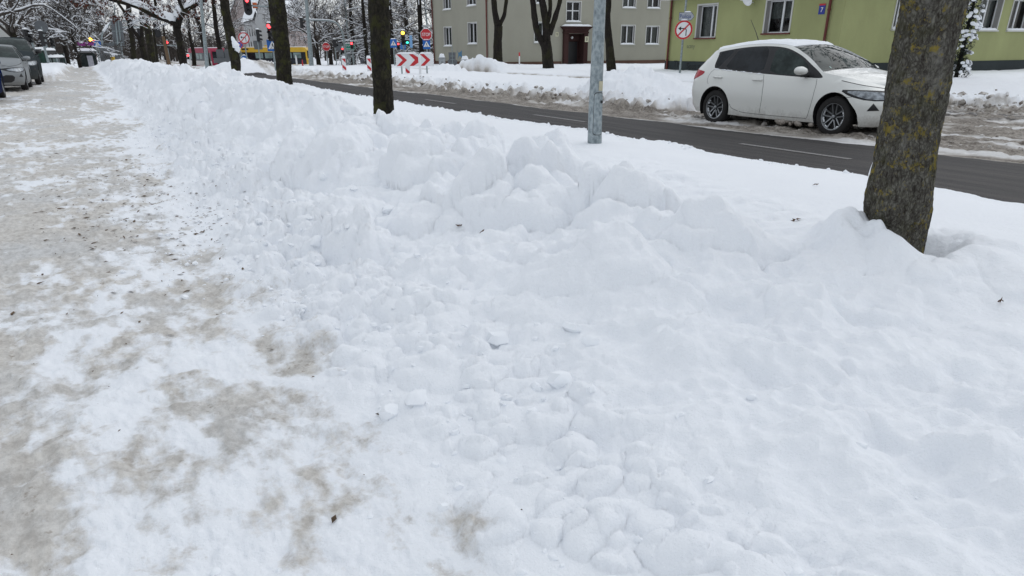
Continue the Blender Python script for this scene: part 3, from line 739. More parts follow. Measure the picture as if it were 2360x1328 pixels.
M_ROOFT = plain('roof_tiles', (0.14, 0.05, 0.035), 0.8, var=.2)
def pane_mat():
    m = bpy.data.materials.new('window_pane'); m.use_nodes = True; t = m.node_tree; t.nodes.clear()
    o = t.nodes.new('ShaderNodeOutputMaterial'); mx = t.nodes.new('ShaderNodeMixShader'); tr = t.nodes.new('ShaderNodeBsdfTransparent'); gl = t.nodes.new('ShaderNodeBsdfGlossy'); fr = t.nodes.new('ShaderNodeFresnel')
    gl.inputs['Roughness'].default_value = 0.03; tr.inputs[0].default_value = (0.62, 0.66, 0.66, 1); fr.inputs[0].default_value = 1.5
    t.links.new(fr.outputs[0], mx.inputs[0]); t.links.new(tr.outputs[0], mx.inputs[1]); t.links.new(gl.outputs[0], mx.inputs[2]); t.links.new(mx.outputs[0], o.inputs[0]); return m
M_PANE = pane_mat()
class Face:
    """a facade: origin O (x,y), unit direction along it, outward normal"""
    def __init__(s, O, d, n): s.O = Vector((O[0], O[1], 0)); s.d = Vector((d[0], d[1], 0)); s.n = Vector((n[0], n[1], 0))
    def P(s, u, z, o=0.0): v = s.O + s.d*u + s.n*o; return Vector((v.x, v.y, z))
    def uz(s, px, py):
        r = ray(px, py); rv = Vector(r); c = Vector(CAM)
        t = (s.O-c).dot(s.n)/rv.dot(s.n); p = c+rv*t; return (p-s.O).dot(s.d), p.z
    def rect(s, x0, y0, x1, y1):
        ym = max(5, (y0+y1)/2); xm = (x0+x1)/2
        a, b = s.uz(x0, ym)[0], s.uz(x1, ym)[0]; return (min(a, b), s.uz(xm, y1)[1], max(a, b), s.uz(xm, y0)[1])
    def box(s, mb, u0, u1, z0, z1, o0, o1, mi=0):
        vs = [s.P(u, z, o) for u in (u0, u1) for z in (z0, z1) for o in (o0, o1)]
        mb.add(vs, [(0, 1, 3, 2), (4, 6, 7, 5), (0, 4, 5, 1), (2, 3, 7, 6), (0, 2, 6, 4), (1, 5, 7, 3)], mi)
def facade_wall(mb, fc, L, z0, z1, ops, mi=0):
    us = sorted({0, L}|{o[0] for o in ops}|{o[2] for o in ops}); zs = sorted({z0, z1}|{o[1] for o in ops}|{o[3] for o in ops})
    us = [u for u in us if 0 <= u <= L]; zs = [z for z in zs if z0 <= z <= z1]
    for a, b in zip(us, us[1:]):
        for c, d in zip(zs, zs[1:]):
            um, zm = (a+b)/2, (c+d)/2
            if any(o[0] < um < o[2] and o[1] < zm < o[3] for o in ops): continue
            mb.add([fc.P(a, c), fc.P(b, c), fc.P(b, d), fc.P(a, d)], [(0, 1, 2, 3)], mi)
def add_window(root, fc, o, depth=0.2, mull=(0.5,), bar=None, snow=True, curtain=0, seed=0, trim=0.07, sill=True):
    u0, z0, u1, z1 = o; w = MB(); rnd = random.Random(seed)
    for (a, b, c, d) in ((u0, u0, z0, z1), (u1, u1, z0, z1), (u0, u1, z0, z0), (u0, u1, z1, z1)):     # reveals
        w.add([fc.P(a, c, 0), fc.P(b, d, 0), fc.P(b, d, -depth), fc.P(a, c, -depth)] if a != b else [fc.P(a, c, 0), fc.P(a, d, 0), fc.P(a, d, -depth), fc.P(a, c, -depth)], [(0, 1, 2, 3)], 0)
    if trim:
        t = trim
        fc.box(w, u0-t, u0, z0, z1+t, 0.0, 0.025, 1); fc.box(w, u1, u1+t, z0, z1+t, 0.0, 0.025, 1); fc.box(w, u0, u1, z1, z1+t, 0.0, 0.023, 1)
    win = w.build('window', [M_REVEAL, M_TRIM], root)
    f = MB(); fr = 0.055; D0, D1 = -depth+0.0, -depth+0.05
    fc.box(f, u0, u0+fr, z0, z1, D0, D1); fc.box(f, u1-fr, u1, z0, z1, D0, D1); fc.box(f, u0+fr, u1-fr, z0, z0+fr, D0, D1); fc.box(f, u0+fr, u1-fr, z1-fr, z1, D0, D1)
    for m in mull: um = u0+(u1-u0)*m; fc.box(f, um-0.05, um+0.05, z0+fr, z1-fr, D0, D1+0.01)
    if bar: zb = z0+(z1-z0)*bar; fc.box(f, u0+fr, u1-fr, zb-0.035, zb+0.035, D0, D1+0.005)
    f.build('frame', M_FRAME, win)
    p = MB(); p.add([fc.P(u0, z0, D0+0.02), fc.P(u1, z0, D0+0.02), fc.P(u1, z1, D0+0.02), fc.P(u0, z1, D0+0.02)], [(0, 1, 2, 3)]); p.build('pane', M_PANE, win)
    r = MB(); fc.box(r, u0-0.02, u1+0.02, z0-0.02, z1+0.02, -depth-0.75, -depth-0.7)
    for (a, b, c, d) in ((u0-.02, u0, z0, z1), (u1, u1+.02, z0, z1), (u0, u1, z0-.02, z0), (u0, u1, z1, z1+.02)): fc.box(r, a, b, c, d, -depth-0.7, -depth-0.005)
    r.build('interior', M_ROOM, win)
    if curtain:
        c = MB(); n = 40; zs = [z0+0.0, z1]; vs = []; fs = []; k = 0
        segs = {1: [(0.0, 1.0, 0.0)], 2: [(0.02, 0.38, 0.0), (0.62, 0.98, 0.0)], 3: [(0, 1, 0.45)], 4: [(0.0, 0.48, 0.0)]}[curtain]
        for a, b, zb in segs:
            base = len(vs)
            for i in range(n+1):
                u = u0+(u1-u0)*(a+(b-a)*i/n); off = -depth-0.12+0.03*math.sin(i*1.9+rnd.random()*.6)
                vs += [fc.P(u, z0+(z1-z0)*zb, off), fc.P(u, z1, off)]
            fs += [(base+2*i, base+2*i+2, base+2*i+3, base+2*i+1) for i in range(n)]
        c.add(vs, fs); c.build('curtain', M_CURT, win, smooth='all')
    if sill:
        s = MB(); fc.box(s, u0-trim-.02, u1+trim+.02, z0-0.07, z0-0.003, -0.0, 0.10); s.build('sill', M_TRIM if fc is not G1 else M_PIPE, win)
        if snow:
            c = fc.P((u0+u1)/2, z0-0.003, -0.02); ang = math.atan2(fc.d.y, fc.d.x); snow_cap(win, u1-u0+0.1, 0.24, 0.10, c, seed=seed, rz=ang)
    return win
def downpipe(root, fc, u, z0, z1, r=0.055):
    q = MB(); q.tube([fc.P(u, z0, 0.10), fc.P(u, z0+0.4, 0.10), fc.P(u, z1, 0.10)], r, 10)
    for z in (z0+.25, z0+.9, z0+3.0, z0+5.2):
        if z < z1: q.cyl(fc.P(u, z-.04, .10), fc.P(u, z+.04, .10), r*1.3, 10)
    return q.build('downpipe', M_PIPE, root, smooth=True)
G1 = None
# --- grey apartment block
def grey_block():
    root = empty('apartment_block', (0, 0, 0), 0, 'grey rendered apartment block with brown stone doorway and red downpipes behind the bare trees', 'building')
    xa = 28.7; ya = float(atX(1127, 150, xa)[1]); ye = float(atX(1002, 140, xa)[1])
    A = Face((xa, ye), (0, -1), (-1, 0)); LA = ye-ya
    B = Face((xa, ya), (1, 0), (0, -1)); LB = 30.0
    z0, z1 = -0.9, 8.6; m = MB(); zp = 0.52
    opsA = [A.rect(*r) for r in ((1024, 63, 1041, 106), (1079, 53, 1099, 101), (1022, -22, 1039, 22), (1077, -33, 1097, 13))]
    opsB = [B.rect(*r) for r in ((1232, 52, 1253, 98), (1306, 4, 1338, 50), (1432, 59, 1462, 102), (1489, 61, 1518, 102), (1436, -24, 1465, 18), (1493, -22, 1521, 19), (1236, -30, 1256, 8))]
    up = 2.85
    hi = [(o[0], o[1]+up, o[2], o[3]+up) for o in opsA[2:]+opsB[4:]]+[(opsB[1][0], opsB[1][1]+up, opsB[1][2], opsB[1][3]+up)]
    hA, hB = hi[:2], hi[2:]
    door = B.rect(1306, 78, 1341, 140); door = (door[0], -0.5, door[2], door[3])
    facade_wall(m, A, LA, z0, z1, opsA+hA); facade_wall(m, B, LB, z0, z1, opsB+hB+[door])
    # back sides
    for P0, P1 in (((xa, ye), (xa+LB, ye)), ((xa+LB, ya), (xa+LB, ye))):
        m.add([(P0[0], P0[1], z0), (P1[0], P1[1], z0), (P1[0], P1[1], z1), (P0[0], P0[1], z1)], [(0, 1, 2, 3)])
    m.build('wall', M_GREY, root)
    p = MB(); A.box(p, 0, LA+0.0, z0, zp-.1, 0.003, 0.05); B.box(p, -0.05, door[0]-0.5, z0, zp-.1, 0.003, 0.05); B.box(p, door[2]+.5, LB, z0, zp-.1, 0.003, 0.05)
    p.build('plinth', M_BROWNP, root)
    r = MB(); e = 0.6; zr = z1; cx = (xa+xa+LB)/2; cy = (ya+ye)/2
    r.add([(xa-e, ya-e, zr), (xa+LB+e, ya-e, zr), (xa+LB+e, ye+e, zr), (xa-e, ye+e, zr), (xa+5, cy, zr+3.2), (xa+LB-5, cy, zr+3.2)], [(0, 1, 5, 4), (2, 3, 4, 5), (1, 2, 5), (3, 0, 4), (3, 2, 1, 0)])
    r.build('roof', M_SNOW, root)
    for i, o in enumerate(opsA+hA): add_window(root, A, o, 0.22, (0.42,), None, True, (2, 2, 1, 4)[i % 4], 10+i)
    for i, o in enumerate(opsB+hB): add_window(root, B, o, 0.22, (0.5,), 0.55 if o[2]-o[0] > 1.35 and i in (1,) else None, True, (1, 0, 2, 2, 1, 4, 3)[i % 7], 30+i)
    downpipe(root, A, LA-0.12, -0.4, z1); downpipe(root, A, 0.15, -0.4, z1)
    # doorway
    d = MB(); u0, _, u1, zt = door; zt0 = -0.3
    B.box(d, u0-0.42, u0, zt0, zt+0.02, 0.0, 0.28); B.box(d, u1, u1+0.42, zt0, zt+0.02, 0.0, 0.28); B.box(d, u0-0.46, u1+0.46, zt+0.02, zt+0.16, 0.0, 0.34)
    vs = []
    for (za, ex, o) in ((zt+.16, .40, .30), (zt+.30, .44, .36), (zt+.48, .66, .62), (zt+.55, .68, .64)):
        vs += [B.P(u0-ex, za, 0), B.P(u0-ex, za, o), B.P(u1+ex, za, o), B.P(u1+ex, za, 0)]
    fs = []
    for i in range(3):
        for k in range(3): fs.append((i*4+k, i*4+k+1, i*4+4+k+1, i*4+4+k))
    fs += [(0, 1, 2, 3), (12, 15, 14, 13)]; d.add(vs, fs)
    B.box(d, u0, u1, zt0, zt, -0.62, -0.58); B.box(d, u0-.02, u0, zt0, zt, -0.6, 0.0); B.box(d, u1, u1+.02, zt0, zt, -0.6, 0.0)
    B.box(d, u0, u1, zt-0.55, zt, -0.58, -0.40)
    do = d.build('doorway', M_STONE, root)
    q = MB(); B.box(q, u0+.12, u1-.12, zt0, zt-.6, -0.575, -0.53); q.build('door', M_BLACK, do)
    q = MB(); q.lathe([(0.001, 0.10), (0.08, 0.09), (0.11, 0.04), (0.115, 0)], 20, Matrix.Translation(B.P((u0+u1)/2, zt-.28, -0.40)) @ Matrix.Rotation(R(90), 4, 'X')); q.build('lamp', M_WHITE, do, smooth='all')
    snow_cap(do, u1-u0+1.36, 0.66, 0.16, B.P((u0+u1)/2, zt+.55, 0.30), seed=5)
    pl = plain('cream_plate', (0.6, 0.58, 0.42), .5)
    for (uu, zz, sz, oo) in ((u1+.26, zt-.42, .42, .29), (u0-1.0, zt-.05, .33, .006)):
        q = MB(); B.box(q, uu-sz*.42, uu+sz*.42, zz-sz*.5, zz+sz*.5, oo, oo+.03); k = q.build('number_plate', pl, root)
        text('number', '8', sz*.9, M_BLACK, k, B.P(uu, zz, oo+.033))
    # painted mark on the plaster, air vent
    g = MB(); uu, zz = A.uz(1060, 126)
    pts = [(-.38, .30), (-.2, .12), (.05, .18), (.34, .30), (.30, .02), (.38, -.30), (.12, -.12), (-.12, -.10), (-.36, -.32), (-.22, -.02)]
    Mg = Matrix.Translation(A.P(uu, zz, 0.012)) @ Matrix(((0, 1, 0, 0), (-1, 0, 0, 0), (0, 0, 1, 0), (0, 0, 0, 1)))
    g.prism([(p[0]*1.3, p[1]*1.1) for p in pts], 0.006, Mg); g.build('painted_mark', plain('blue_spray', (0.08, 0.19, 0.30), .8), root)
    v = MB(); uu, zz = A.uz(1092, 146); A.box(v, uu-.2, uu+.2, zz-.2, zz+.35, 0.05, 0.06); v.build('cellar_vent', M_BLACK, root)
grey_block()
# --- green house
def green_house():
    global G1
    root = empty('green_house', (0, 0, 0), 0, 'lime green rendered house with dark plinth and number seven plate behind the white car', 'building')
    xa = 29.3; ye = 34.85; ya = float(atX(1930, 120, xa)[1])
    A = Face((xa, ye), (0, -1), (-1, 0)); LA = ye-ya; B = Face((xa, ya), (1, 0), (0, -1)); LB = 24.0
    G1 = A; z0, z1 = -0.3, 3.78
    opsA = [A.rect(1607, 14, 1650, 87), A.rect(1766, -22, 1824, 76)]
    opsA = [(o[0], max(o[1], 1.85), o[2], 3.42) for o in opsA]
    opsB = [B.rect(2066, -30, 2102, 64), B.rect(2260, -30, 2308, 71), B.rect(2333, -30, 2378, 74), B.rect(2480, -30, 2525, 78)]
    opsB = [(o[0], 2.15, o[2], 3.55) for o in opsB]
    m = MB(); facade_wall(m, A, LA, z0, z1, opsA); facade_wall(m, B, LB, z0, z1, opsB)
    for P0, P1 in (((xa, ye), (xa+LB, ye)), ((xa+LB, ya), (xa+LB, ye))):
        m.add([(P0[0], P0[1], z0), (P1[0], P1[1], z0), (P1[0], P1[1], z1), (P0[0], P0[1], z1)], [(0, 1, 2, 3)])
    m.build('wall', M_LIME, root)
    p = MB(); zp = 0.74; A.box(p, 0, LA, z0, zp, 0.003, 0.03); B.box(p, -0.03, LB, z0, zp-0.0, 0.003, 0.03); p.build('plinth', M_PLINTH, root)
    c = MB(); A.box(c, -0.3, LA+.5, z1, z1+.20, -0.1, 0.45); B.box(c, 0.1, LB, z1, z1+.20, -0.1, 0.45); c.build('cornice', M_TRIM, root)
    r = MB(); e = 0.55; zr = z1+.2; cy = (ya+ye)/2
    r.add([(xa-e, ya-e, zr), (xa+LB+e, ya-e, zr), (xa+LB+e, ye+.3, zr), (xa-e, ye+.3, zr), (xa+5.5, cy, zr+4.2), (xa+LB-5, cy, zr+4.2)], [(0, 1, 5, 4), (2, 3, 4, 5), (1, 2, 5), (3, 0, 4), (3, 2, 1, 0)])
    r.build('roof', M_SNOW, root)
    add_window(root, A, opsA[0], 0.30, (0.62,), None, False, 1, 51, 0.08); add_window(root, A, opsA[1], 0.30, (0.55,), None, False, 3, 52, 0.08)
    for i, o in enumerate(opsB): add_window(root, B, o, 0.30, (0.5,), None, True, (1, 1, 4, 1)[i], 60+i, 0.08)
    downpipe(root, A, 0.28, -0.1, z1, .06); downpipe(root, A, A.uz(1910, 50)[0], -0.1, z1, .06)
    for i, (uo, xs) in enumerate(((0.9, 0), (2.6, 0))): pass
    # house number
    u, z = A.uz(1895, 21); q = MB(); A.box(q, u-.17, u+.17, z-.21, z+.21, 0.004, 0.02); k = q.build('number_plate', plain('enamel_blue', (0.02, 0.035, 0.26), .3), root)
    q = MB(); A.box(q, u-.17, u+.17, z+.14, z+.21, 0.021, 0.025); q.build('number_plate_band', M_RED, k)
    text('number', '7', .27, M_WHITE, k, A.P(u, z-.04, .024), (R(90), 0, R(-90)))
    # satellite dish and cable
    u, z = A.uz(1738, -2); d = MB(); d.lathe([(0.001, -.05), (.12, -.035), (.22, 0.0), (.30, .05), (.31, .05)], 24, Matrix.Translation(A.P(u, z, .42)) @ Matrix.Rotation(R(65), 4, 'Y') @ Matrix.Rotation(R(180), 4, 'Y'))
    d.tube([A.P(u, z, .4), A.P(u+.05, z-.15, .2), A.P(u, z-.15, 0.0)], .02, 6); d.tube([A.P(u, z, .4), A.P(u-.5, z-.05, .3), A.P(u-.62, z-.02, .3)], .012, 5)
    d.build('satellite_dish', M_WHITE, root, smooth=True)
    # scrawled marker writing on the plinth
    M_INK = plain('marker_ink', (0.012, 0.013, 0.014), .8)
    u, z = A.uz(1605, 153); o = text('graffiti', 'Sous gob', .42, M_INK, root, A.P(u, z, .034), (R(90), 0, R(-90)), 0.001)
    u, z = A.uz(1562, 148); o = text('graffiti', 'TH', .46, M_INK, root, A.P(u, z, .034), (R(90), 0, R(-90)), 0.001)
    M_INK2 = plain('pale_ink', (0.14, 0.155, 0.10), .9); u, z = A.uz(1592, 107); text('graffiti', 'sczny', .30, M_INK2, root, A.P(u, z, .004), (R(90), 0, R(-90)), 0.001)
green_house()
# --- far gabled house with snowy wing, arched hall, far flats
def far_house():
    root = empty('gabled_house', (0, 0, 0), 0, 'pinkish plastered house with steep gable and chimney beyond the junction', 'building')
    def P(px, r, z): p = atR(px, 90, r); return Vector((p[0], p[1], z))
    a, b = P(541, 178, 0), P(597, 172, 0); d = (b-a).normalized(); n = Vector((d.y, -d.x, 0)); back = -n*14; zt, zr, zb = 8.6, 12.6, -2
    mid_ = (a+b)/2; up = lambda v, z: Vector((v.x, v.y, z))
    m = MB(); m.add([up(a, zb), up(b, zb), up(b, zt), up(mid_, zr), up(a, zt), up(a+back, zb), up(b+back, zb), up(b+back, zt), up(mid_+back, zr), up(a+back, zt)], [(0, 1, 2, 3, 4), (6, 5, 9, 8, 7), (1, 6, 7, 2), (5, 0, 4, 9)])
    M_PINK = wall_mat('pinkish_plaster', (0.36, 0.31, 0.30)); m.build('wall', M_PINK, root)
    r = MB(); e = 0.35; lift = 0.25
    for s_, q in ((a, -1), (b, 1)):
        o = up(s_+d*q*.5, zt-.5); r.add([o-back*0.02, up(mid_, zr+lift)-back*0.02, up(mid_+back, zr+lift), up(s_+d*q*.5+back, zt-.5), o-back*0.02+Vector((0, 0, -.3)), up(mid_, zr+lift-.3)-back*0.02], [(0, 1, 2, 3), (0, 4, 5, 1)])
    r.build('roof', M_SNOW, root)
    c = MB(); cc = up(mid_+d*1.2-n*1.5, zr+.6); c.box(cc, (0.9, .7, 3.0), math.atan2(d.y, d.x)); c.build('chimney', plain('brick_red', (.20, .07, .05), .9, scale=20), root)
    for (u, z) in ((.3, 4.6), (.62, 4.6), (.3, 1.6), (.62, 1.6)):
        w = MB(); q = a.lerp(b, u); w.box(up(q, z)+n*.03, (0.7, .08, 1.1), math.atan2(d.y, d.x)); w.build('window', M_GLASS, root)
    # snowy lower wing
    root = empty('long_wing', (0, 0, 0), 0, 'pale low wing with a steep snow covered roof beside the gabled house', 'building')
    a, b = P(566, 168, 0), P(594, 150, 0); c2 = P(640, 152, 0); zt = 6.3; zr = 10.6
    a2 = a+(c2-b); mid1 = (a+a2)/2; mid2 = (b+c2)/2
    m = MB(); m.add([up(a, zb), up(b, zb), up(b, zt), up(a, zt), up(c2, zb), up(c2, zt), up(mid2, zr), up(a2, zb), up(a2, zt), up(mid1, zr)], [(0, 1, 2, 3), (1, 4, 5, 6, 2), (4, 7, 8, 5), (7, 0, 3, 9, 8)])
    m.build('wall', wall_mat('pale_plaster', (.42, .43, .44)), root)
    r = MB(); lift = Vector((0, 0, .25)); dn = (b-c2).normalized()*.5; r.add([up(a, zt)+dn+lift*0, up(b, zt)+dn, up(mid2, zr)+lift, up(mid1, zr)+lift, up(a2, zt)-dn, up(c2, zt)-dn], [(0, 1, 2, 3), (3, 2, 5, 4)]); r.build('roof', M_SNOW, root)
    for k in range(4):
        for z in (4.4, 2.2, 0.4):
            q = a.lerp(b, .25+.2*k); w = MB(); dd = (b-a).normalized(); nn = Vector((-dd.y, dd.x, 0)); nn = nn if nn.dot(Vector((0, -1, 0))) > 0 else -nn
            w.box(up(q, z)+nn*.03, (1.0, .1, 1.3 if z > 1 else .5), math.atan2(dd.y, dd.x)); w.build('window', M_GLASS, root)
    # grey hall with arched roof
    root = empty('grey_hall', (0, 0, 0), 0, 'grey hall with an arched roof half hidden behind trees beyond the junction', 'building')
    a, b = P(826, 150, 0), P(872, 150, 0); d = (b-a).normalized(); n = Vector((d.y, -d.x, 0)); w = (b-a).length; prof = [(0, -2), (w, -2)]+[(w/2+w/2*math.cos(R(t)), 4.3+2.2*math.sin(R(t))) for t in range(0, 181, 15)]
    m = MB(); Mx = Matrix.Translation(a) @ Matrix.Rotation(math.atan2(d.y, d.x), 4, 'Z'); m.prism(prof, 18, Mx); m.build('wall', wall_mat('blue_grey_metal', (.115, .12, .135)), root)
    s_ = MB(); vs = []
    for t in range(20, 161, 10):
        for y in (-.3, 18): vs.append(Mx @ Vector((w/2+(w/2+.1)*math.cos(R(t)), y, 4.42+2.25*math.sin(R(t)))))
    s_.add(vs, [(2*i, 2*i+1, 2*i+3, 2*i+2) for i in range(14)]); s_.build('roof', M_SNOW, root, smooth='all')
    # pale flats at the far left behind the trees
    for (px0, px1, r, zt, lb) in ((-40, 36, 120, 5.2, 'pale low building at the far left behind snowy branches'), (62, 84, 130, 5.4, 'narrow pale building seen beyond the grey van roof')):
        root = empty('low_building', (0, 0, 0), 0, lb, 'building'); a, b = P(px0, r, 0), P(px1, r, 0); d = (b-a).normalized(); w = (b-a).length; Mx = Matrix.Translation(a) @ Matrix.Rotation(math.atan2(d.y, d.x), 4, 'Z')
        m = MB(); m.prism([(0, -2), (w, -2), (w, zt), (0, zt)], 9, Mx); m.build('wall', wall_mat('pale_render', (.45, .45, .43)), root)
        q = MB(); q.prism([(-.4, zt), (w+.4, zt), (w+.4, zt+.5), (-.4, zt+.5)], 9.4, Mx @ Matrix.Translation((0, -.3, 0))); q.build('roof', M_SNOW, root)
        for k in range(max(1, int(w/3))):
            q = MB(); q.box(Mx @ Vector((1.6+3*k, -.02, 2.0)), (1.1, .06, 1.3), math.atan2(d.y, d.x)); q.build('window', M_GLASS, root)
far_house()
# ------------------------------------------------------------------ trees
def bark_mat(name, base, dark, lich=0.0, moss=0.25, scale=1.0, pale=0.0):
    t = NT(name); tc = 'Object'
    v = t.n('ShaderNodeTexVoronoi'); tcn = t.n('ShaderNodeTexCoord'); mp = t.n('ShaderNodeMapping'); mp.inputs['Scale'].default_value = (1, 1, 0.38)
    nd = t.n('ShaderNodeTexNoise'); nd.inputs['Scale'].default_value = 14; ad = t.n('ShaderNodeVectorMath', operation='MULTIPLY_ADD'); ad.inputs[1].default_value = (0.10, 0.10, 0.10)
    t.l(tcn.outputs['Object'], nd.inputs['Vector']); t.l(nd.outputs['Color'], ad.inputs[0]); t.l(tcn.outputs['Object'], ad.inputs[2])
    t.l(ad.outputs[0], mp.inputs[0]); v.feature = 'DISTANCE_TO_EDGE'; v.inputs['Scale'].default_value = 38*scale; t.l(mp.outputs[0], v.inputs['Vector'])
    crack = t.math('ADD', t.math('MULTIPLY', t.ramp(v.outputs['Distance'], 0.0, 0.30), .55), t.math('MULTIPLY', t.ramp(t.noise(30*scale, 9, .75, stretch=(1, 1, .4), dist=.6), .38, .62), .6)); n = t.noise(26*scale, 8, 0.7, stretch=(1, 1, .5)); n2 = t.noise(5*scale, 6, .65)
    c = t.mix(t.math('MULTIPLY', crack, t.ramp(n, .25, .65)), dark, base)
    c = t.mix(t.math('MULTIPLY', t.ramp(n2, .5, .62), moss), c, (0.055, 0.058, 0.018, 1))
    if pale: c = t.mix(t.math('MULTIPLY', t.ramp(t.noise(3.5, 7, .7), .56, .66), pale), c, (0.24, 0.235, 0.215, 1))
    if lich:
        l1 = t.noise(14, 10, .78); l2 = t.noise(30, 6, .7); f = t.math('ADD', l1, t.math('MULTIPLY', t.math('SUBTRACT', l2, .5), .35))
        zz = t.noise(2.6, 3)
        f = t.math('ADD', f, t.math('MULTIPLY', t.math('SUBTRACT', zz, .5), .22))
        c = t.mix(t.math('MULTIPLY', t.ramp(f, .562, .62), lich), c, t.mix(t.ramp(l2, .35, .65), (0.12, 0.105, 0.022, 1), (0.26, 0.20, 0.045, 1)))
    t.set(Base_Color=c, Roughness=0.95); t.b.inputs['Specular IOR Level'].default_value = 0.15
    t.bump(t.math('ADD', t.math('MULTIPLY', crack, .8), t.math('MULTIPLY', n, .9)), 0.9, 0.012/scale); return t.m
M_BARK1 = bark_mat('lichen_bark', (0.21, 0.205, 0.175, 1), (0.024, 0.019, 0.016, 1), 0.92, .28, 1.7, .6)
M_BARK2 = bark_mat('mossy_bark', (0.050, 0.044, 0.032, 1), (0.012, 0.011, 0.009, 1), 0.0, .7, .6, .12)
M_BARK3 = bark_mat('dark_bark', (0.040, 0.034, 0.029, 1), (0.014, 0.012, 0.011, 1), 0.0, .25, .3)
M_TWIG = plain('twigs', (0.052, 0.043, 0.037), 0.9, var=.2)
M_BSNOW = plain('branch_snow', (0.74, 0.76, 0.79), 0.85, var=.04, spec=.1)
M_LEAF = plain('withered_leaves', (0.085, 0.024, 0.014), 0.9, var=.45, scale=30)
def pxlimb(pts, r):
    out, rad = [], []
    for (x, y, w) in pts:
        p = Vector(atR(x, y, r)); dpt = (p-Vector(CAM)).dot(Vector(CF)); out.append(p); rad.append(w*0.5*dpt/F)
    return out, rad
def resample(pts, rad, m):
    P = [pts[0]+(pts[0]-pts[1])]+pts+[pts[-1]+(pts[-1]-pts[-2])]; Q = [rad[0]]+rad+[rad[-1]]; n = len(pts)-1; o, q = [], []
    for i in range(m+1):
        t = i/m*n; k = min(int(t), n-1); t -= k; a, b, c, d = P[k:k+4]; e, f, g, h = Q[k:k+4]
        cr = lambda a, b, c, d: 0.5*(2*b+(c-a)*t+(2*a-5*b+4*c-d)*t*t+(3*b-a-3*c+d)*t**3)
        o.append(cr(a, b, c, d)); q.append(max(0.003, cr(e, f, g, h)))
    return o, q
def bark_tube(mb, pts, rad, n, m, amp=0.0, seed=0, fr=22.0, flare=0.0):
    P, Q = resample(pts, rad, m); k0 = len(mb.v); q = MB(); q.tube(P, Q, n, True)
    if amp:
        V = np.array(q.v); C = np.repeat(np.array([tuple(p) for p in P]), n, axis=0); D = V-C; L = np.linalg.norm(D, axis=1, keepdims=True); U = D/np.maximum(L, 1e-6)
        a = V[:, 0]-C[0, 0]; b = V[:, 1]-C[0, 1]; z = V[:, 2]
        ax, ay = U[:, 0]*L.mean(), U[:, 1]*L.mean()
        rid = 1-np.abs(perlin(ax*fr+z*2.1+seed, ay*fr+z*3.0, seed))*2.2
        h = amp*(0.55*rid + 0.7*fbm(ax*fr*2+z*9, ay*fr*2-z*7, 3, seed+3)) + amp*1.4*fbm(ax*5+z*1.3, ay*5+z*1.7, 2, seed+9)
        V = V+U*h[:, None]; q.v = [tuple(v) for v in V]
    mb.add(q.v, q.f)
class Grow:
    def __init__(s, seed): s.r = random.Random(seed); s.lines = []
    def branch(s, p, d, L, rad, lev, maxlev, droop=0.05, wig=0.22, kids=(3, 5), kl=0.62, ang=(30, 60), n=5, up=0.0):
        r = s.r; pts = [p.copy()]; rads = [rad]; st = L/n
        for i in range(n):
            d = (d + Vector((r.gauss(0, wig), r.gauss(0, wig), r.gauss(0, wig*.8)-droop+up*(1-i/n)))).normalized(); p = p+d*st
            pts.append(p.copy()); rads.append(max(0.004, rad*(1-0.75*(i+1)/n)))
        s.lines.append((pts, rads, lev))
        if lev >= maxlev: return
        for k in range(r.randint(*kids)):
            t = r.uniform(0.25, 1.0)*n; i = min(int(t), n-1); f = t-i; q = pts[i].lerp(pts[i+1], f); dd = (pts[i+1]-pts[i]).normalized()
            ax = dd.cross(Vector((r.gauss(0, 1), r.gauss(0, 1), r.gauss(0, 1)))).normalized(); nd = Matrix.Rotation(R(r.uniform(*ang)), 3, ax) @ dd
            s.branch(q, nd, L*kl*r.uniform(.7, 1.15), max(0.005, rads[i]*.62), lev+1, maxlev, droop, wig*1.1, kids, kl, ang, max(3, n-1), up)
    def meshes(s, sides=(6, 5, 4, 3, 3, 3), snow=1.0, minr=0.0, steep=0.86):
        b, w = MB(), MB()
        for pts, rads, lev in s.lines:
            k = sides[min(lev, len(sides)-1)]; b.tube(pts, [max(r_, minr) for r_ in rads], k, False)
            if snow > 0:
                run = []
                for i, p in enumerate(pts):
                    dd = (pts[min(i+1, len(pts)-1)]-pts[max(i-1, 0)]).normalized(); hz = 1-abs(dd.z)
                    if abs(dd.z) < steep and s.r.random() < (0.94 if lev < 3 else .36): rr = max(rads[i], minr); run.append((p+Vector((0, 0, rr*.75+.008*snow)), (rr*.72+(0.021 if lev < 3 else .013)*snow)*(0.45+0.55*hz)*s.r.uniform(.75, 1.25)))
                    else:
                        if len(run) > 1: w.tube([q[0] for q in run], [q[1] for q in run], 4 if lev < 3 else 3, False)
                        run = []
                if len(run) > 1: w.tube([q[0] for q in run], [q[1] for q in run], 4 if lev < 3 else 3, False)
        return b, w
def crown_on(root, tips, seed, L=2.6, lev=3, snow=1.0, minr=.004, **kw):
    g = Grow(seed)
    for p, d, rad in tips: g.branch(p, d.normalized(), L, rad, 0, lev, **kw)
    b, w = g.meshes(snow=snow, minr=minr); b.build('crown', M_TWIG, root, smooth='all')
    if snow and w.v: tag(w.build('branch_snow', M_BSNOW, root, smooth='all'), kind='stuff')
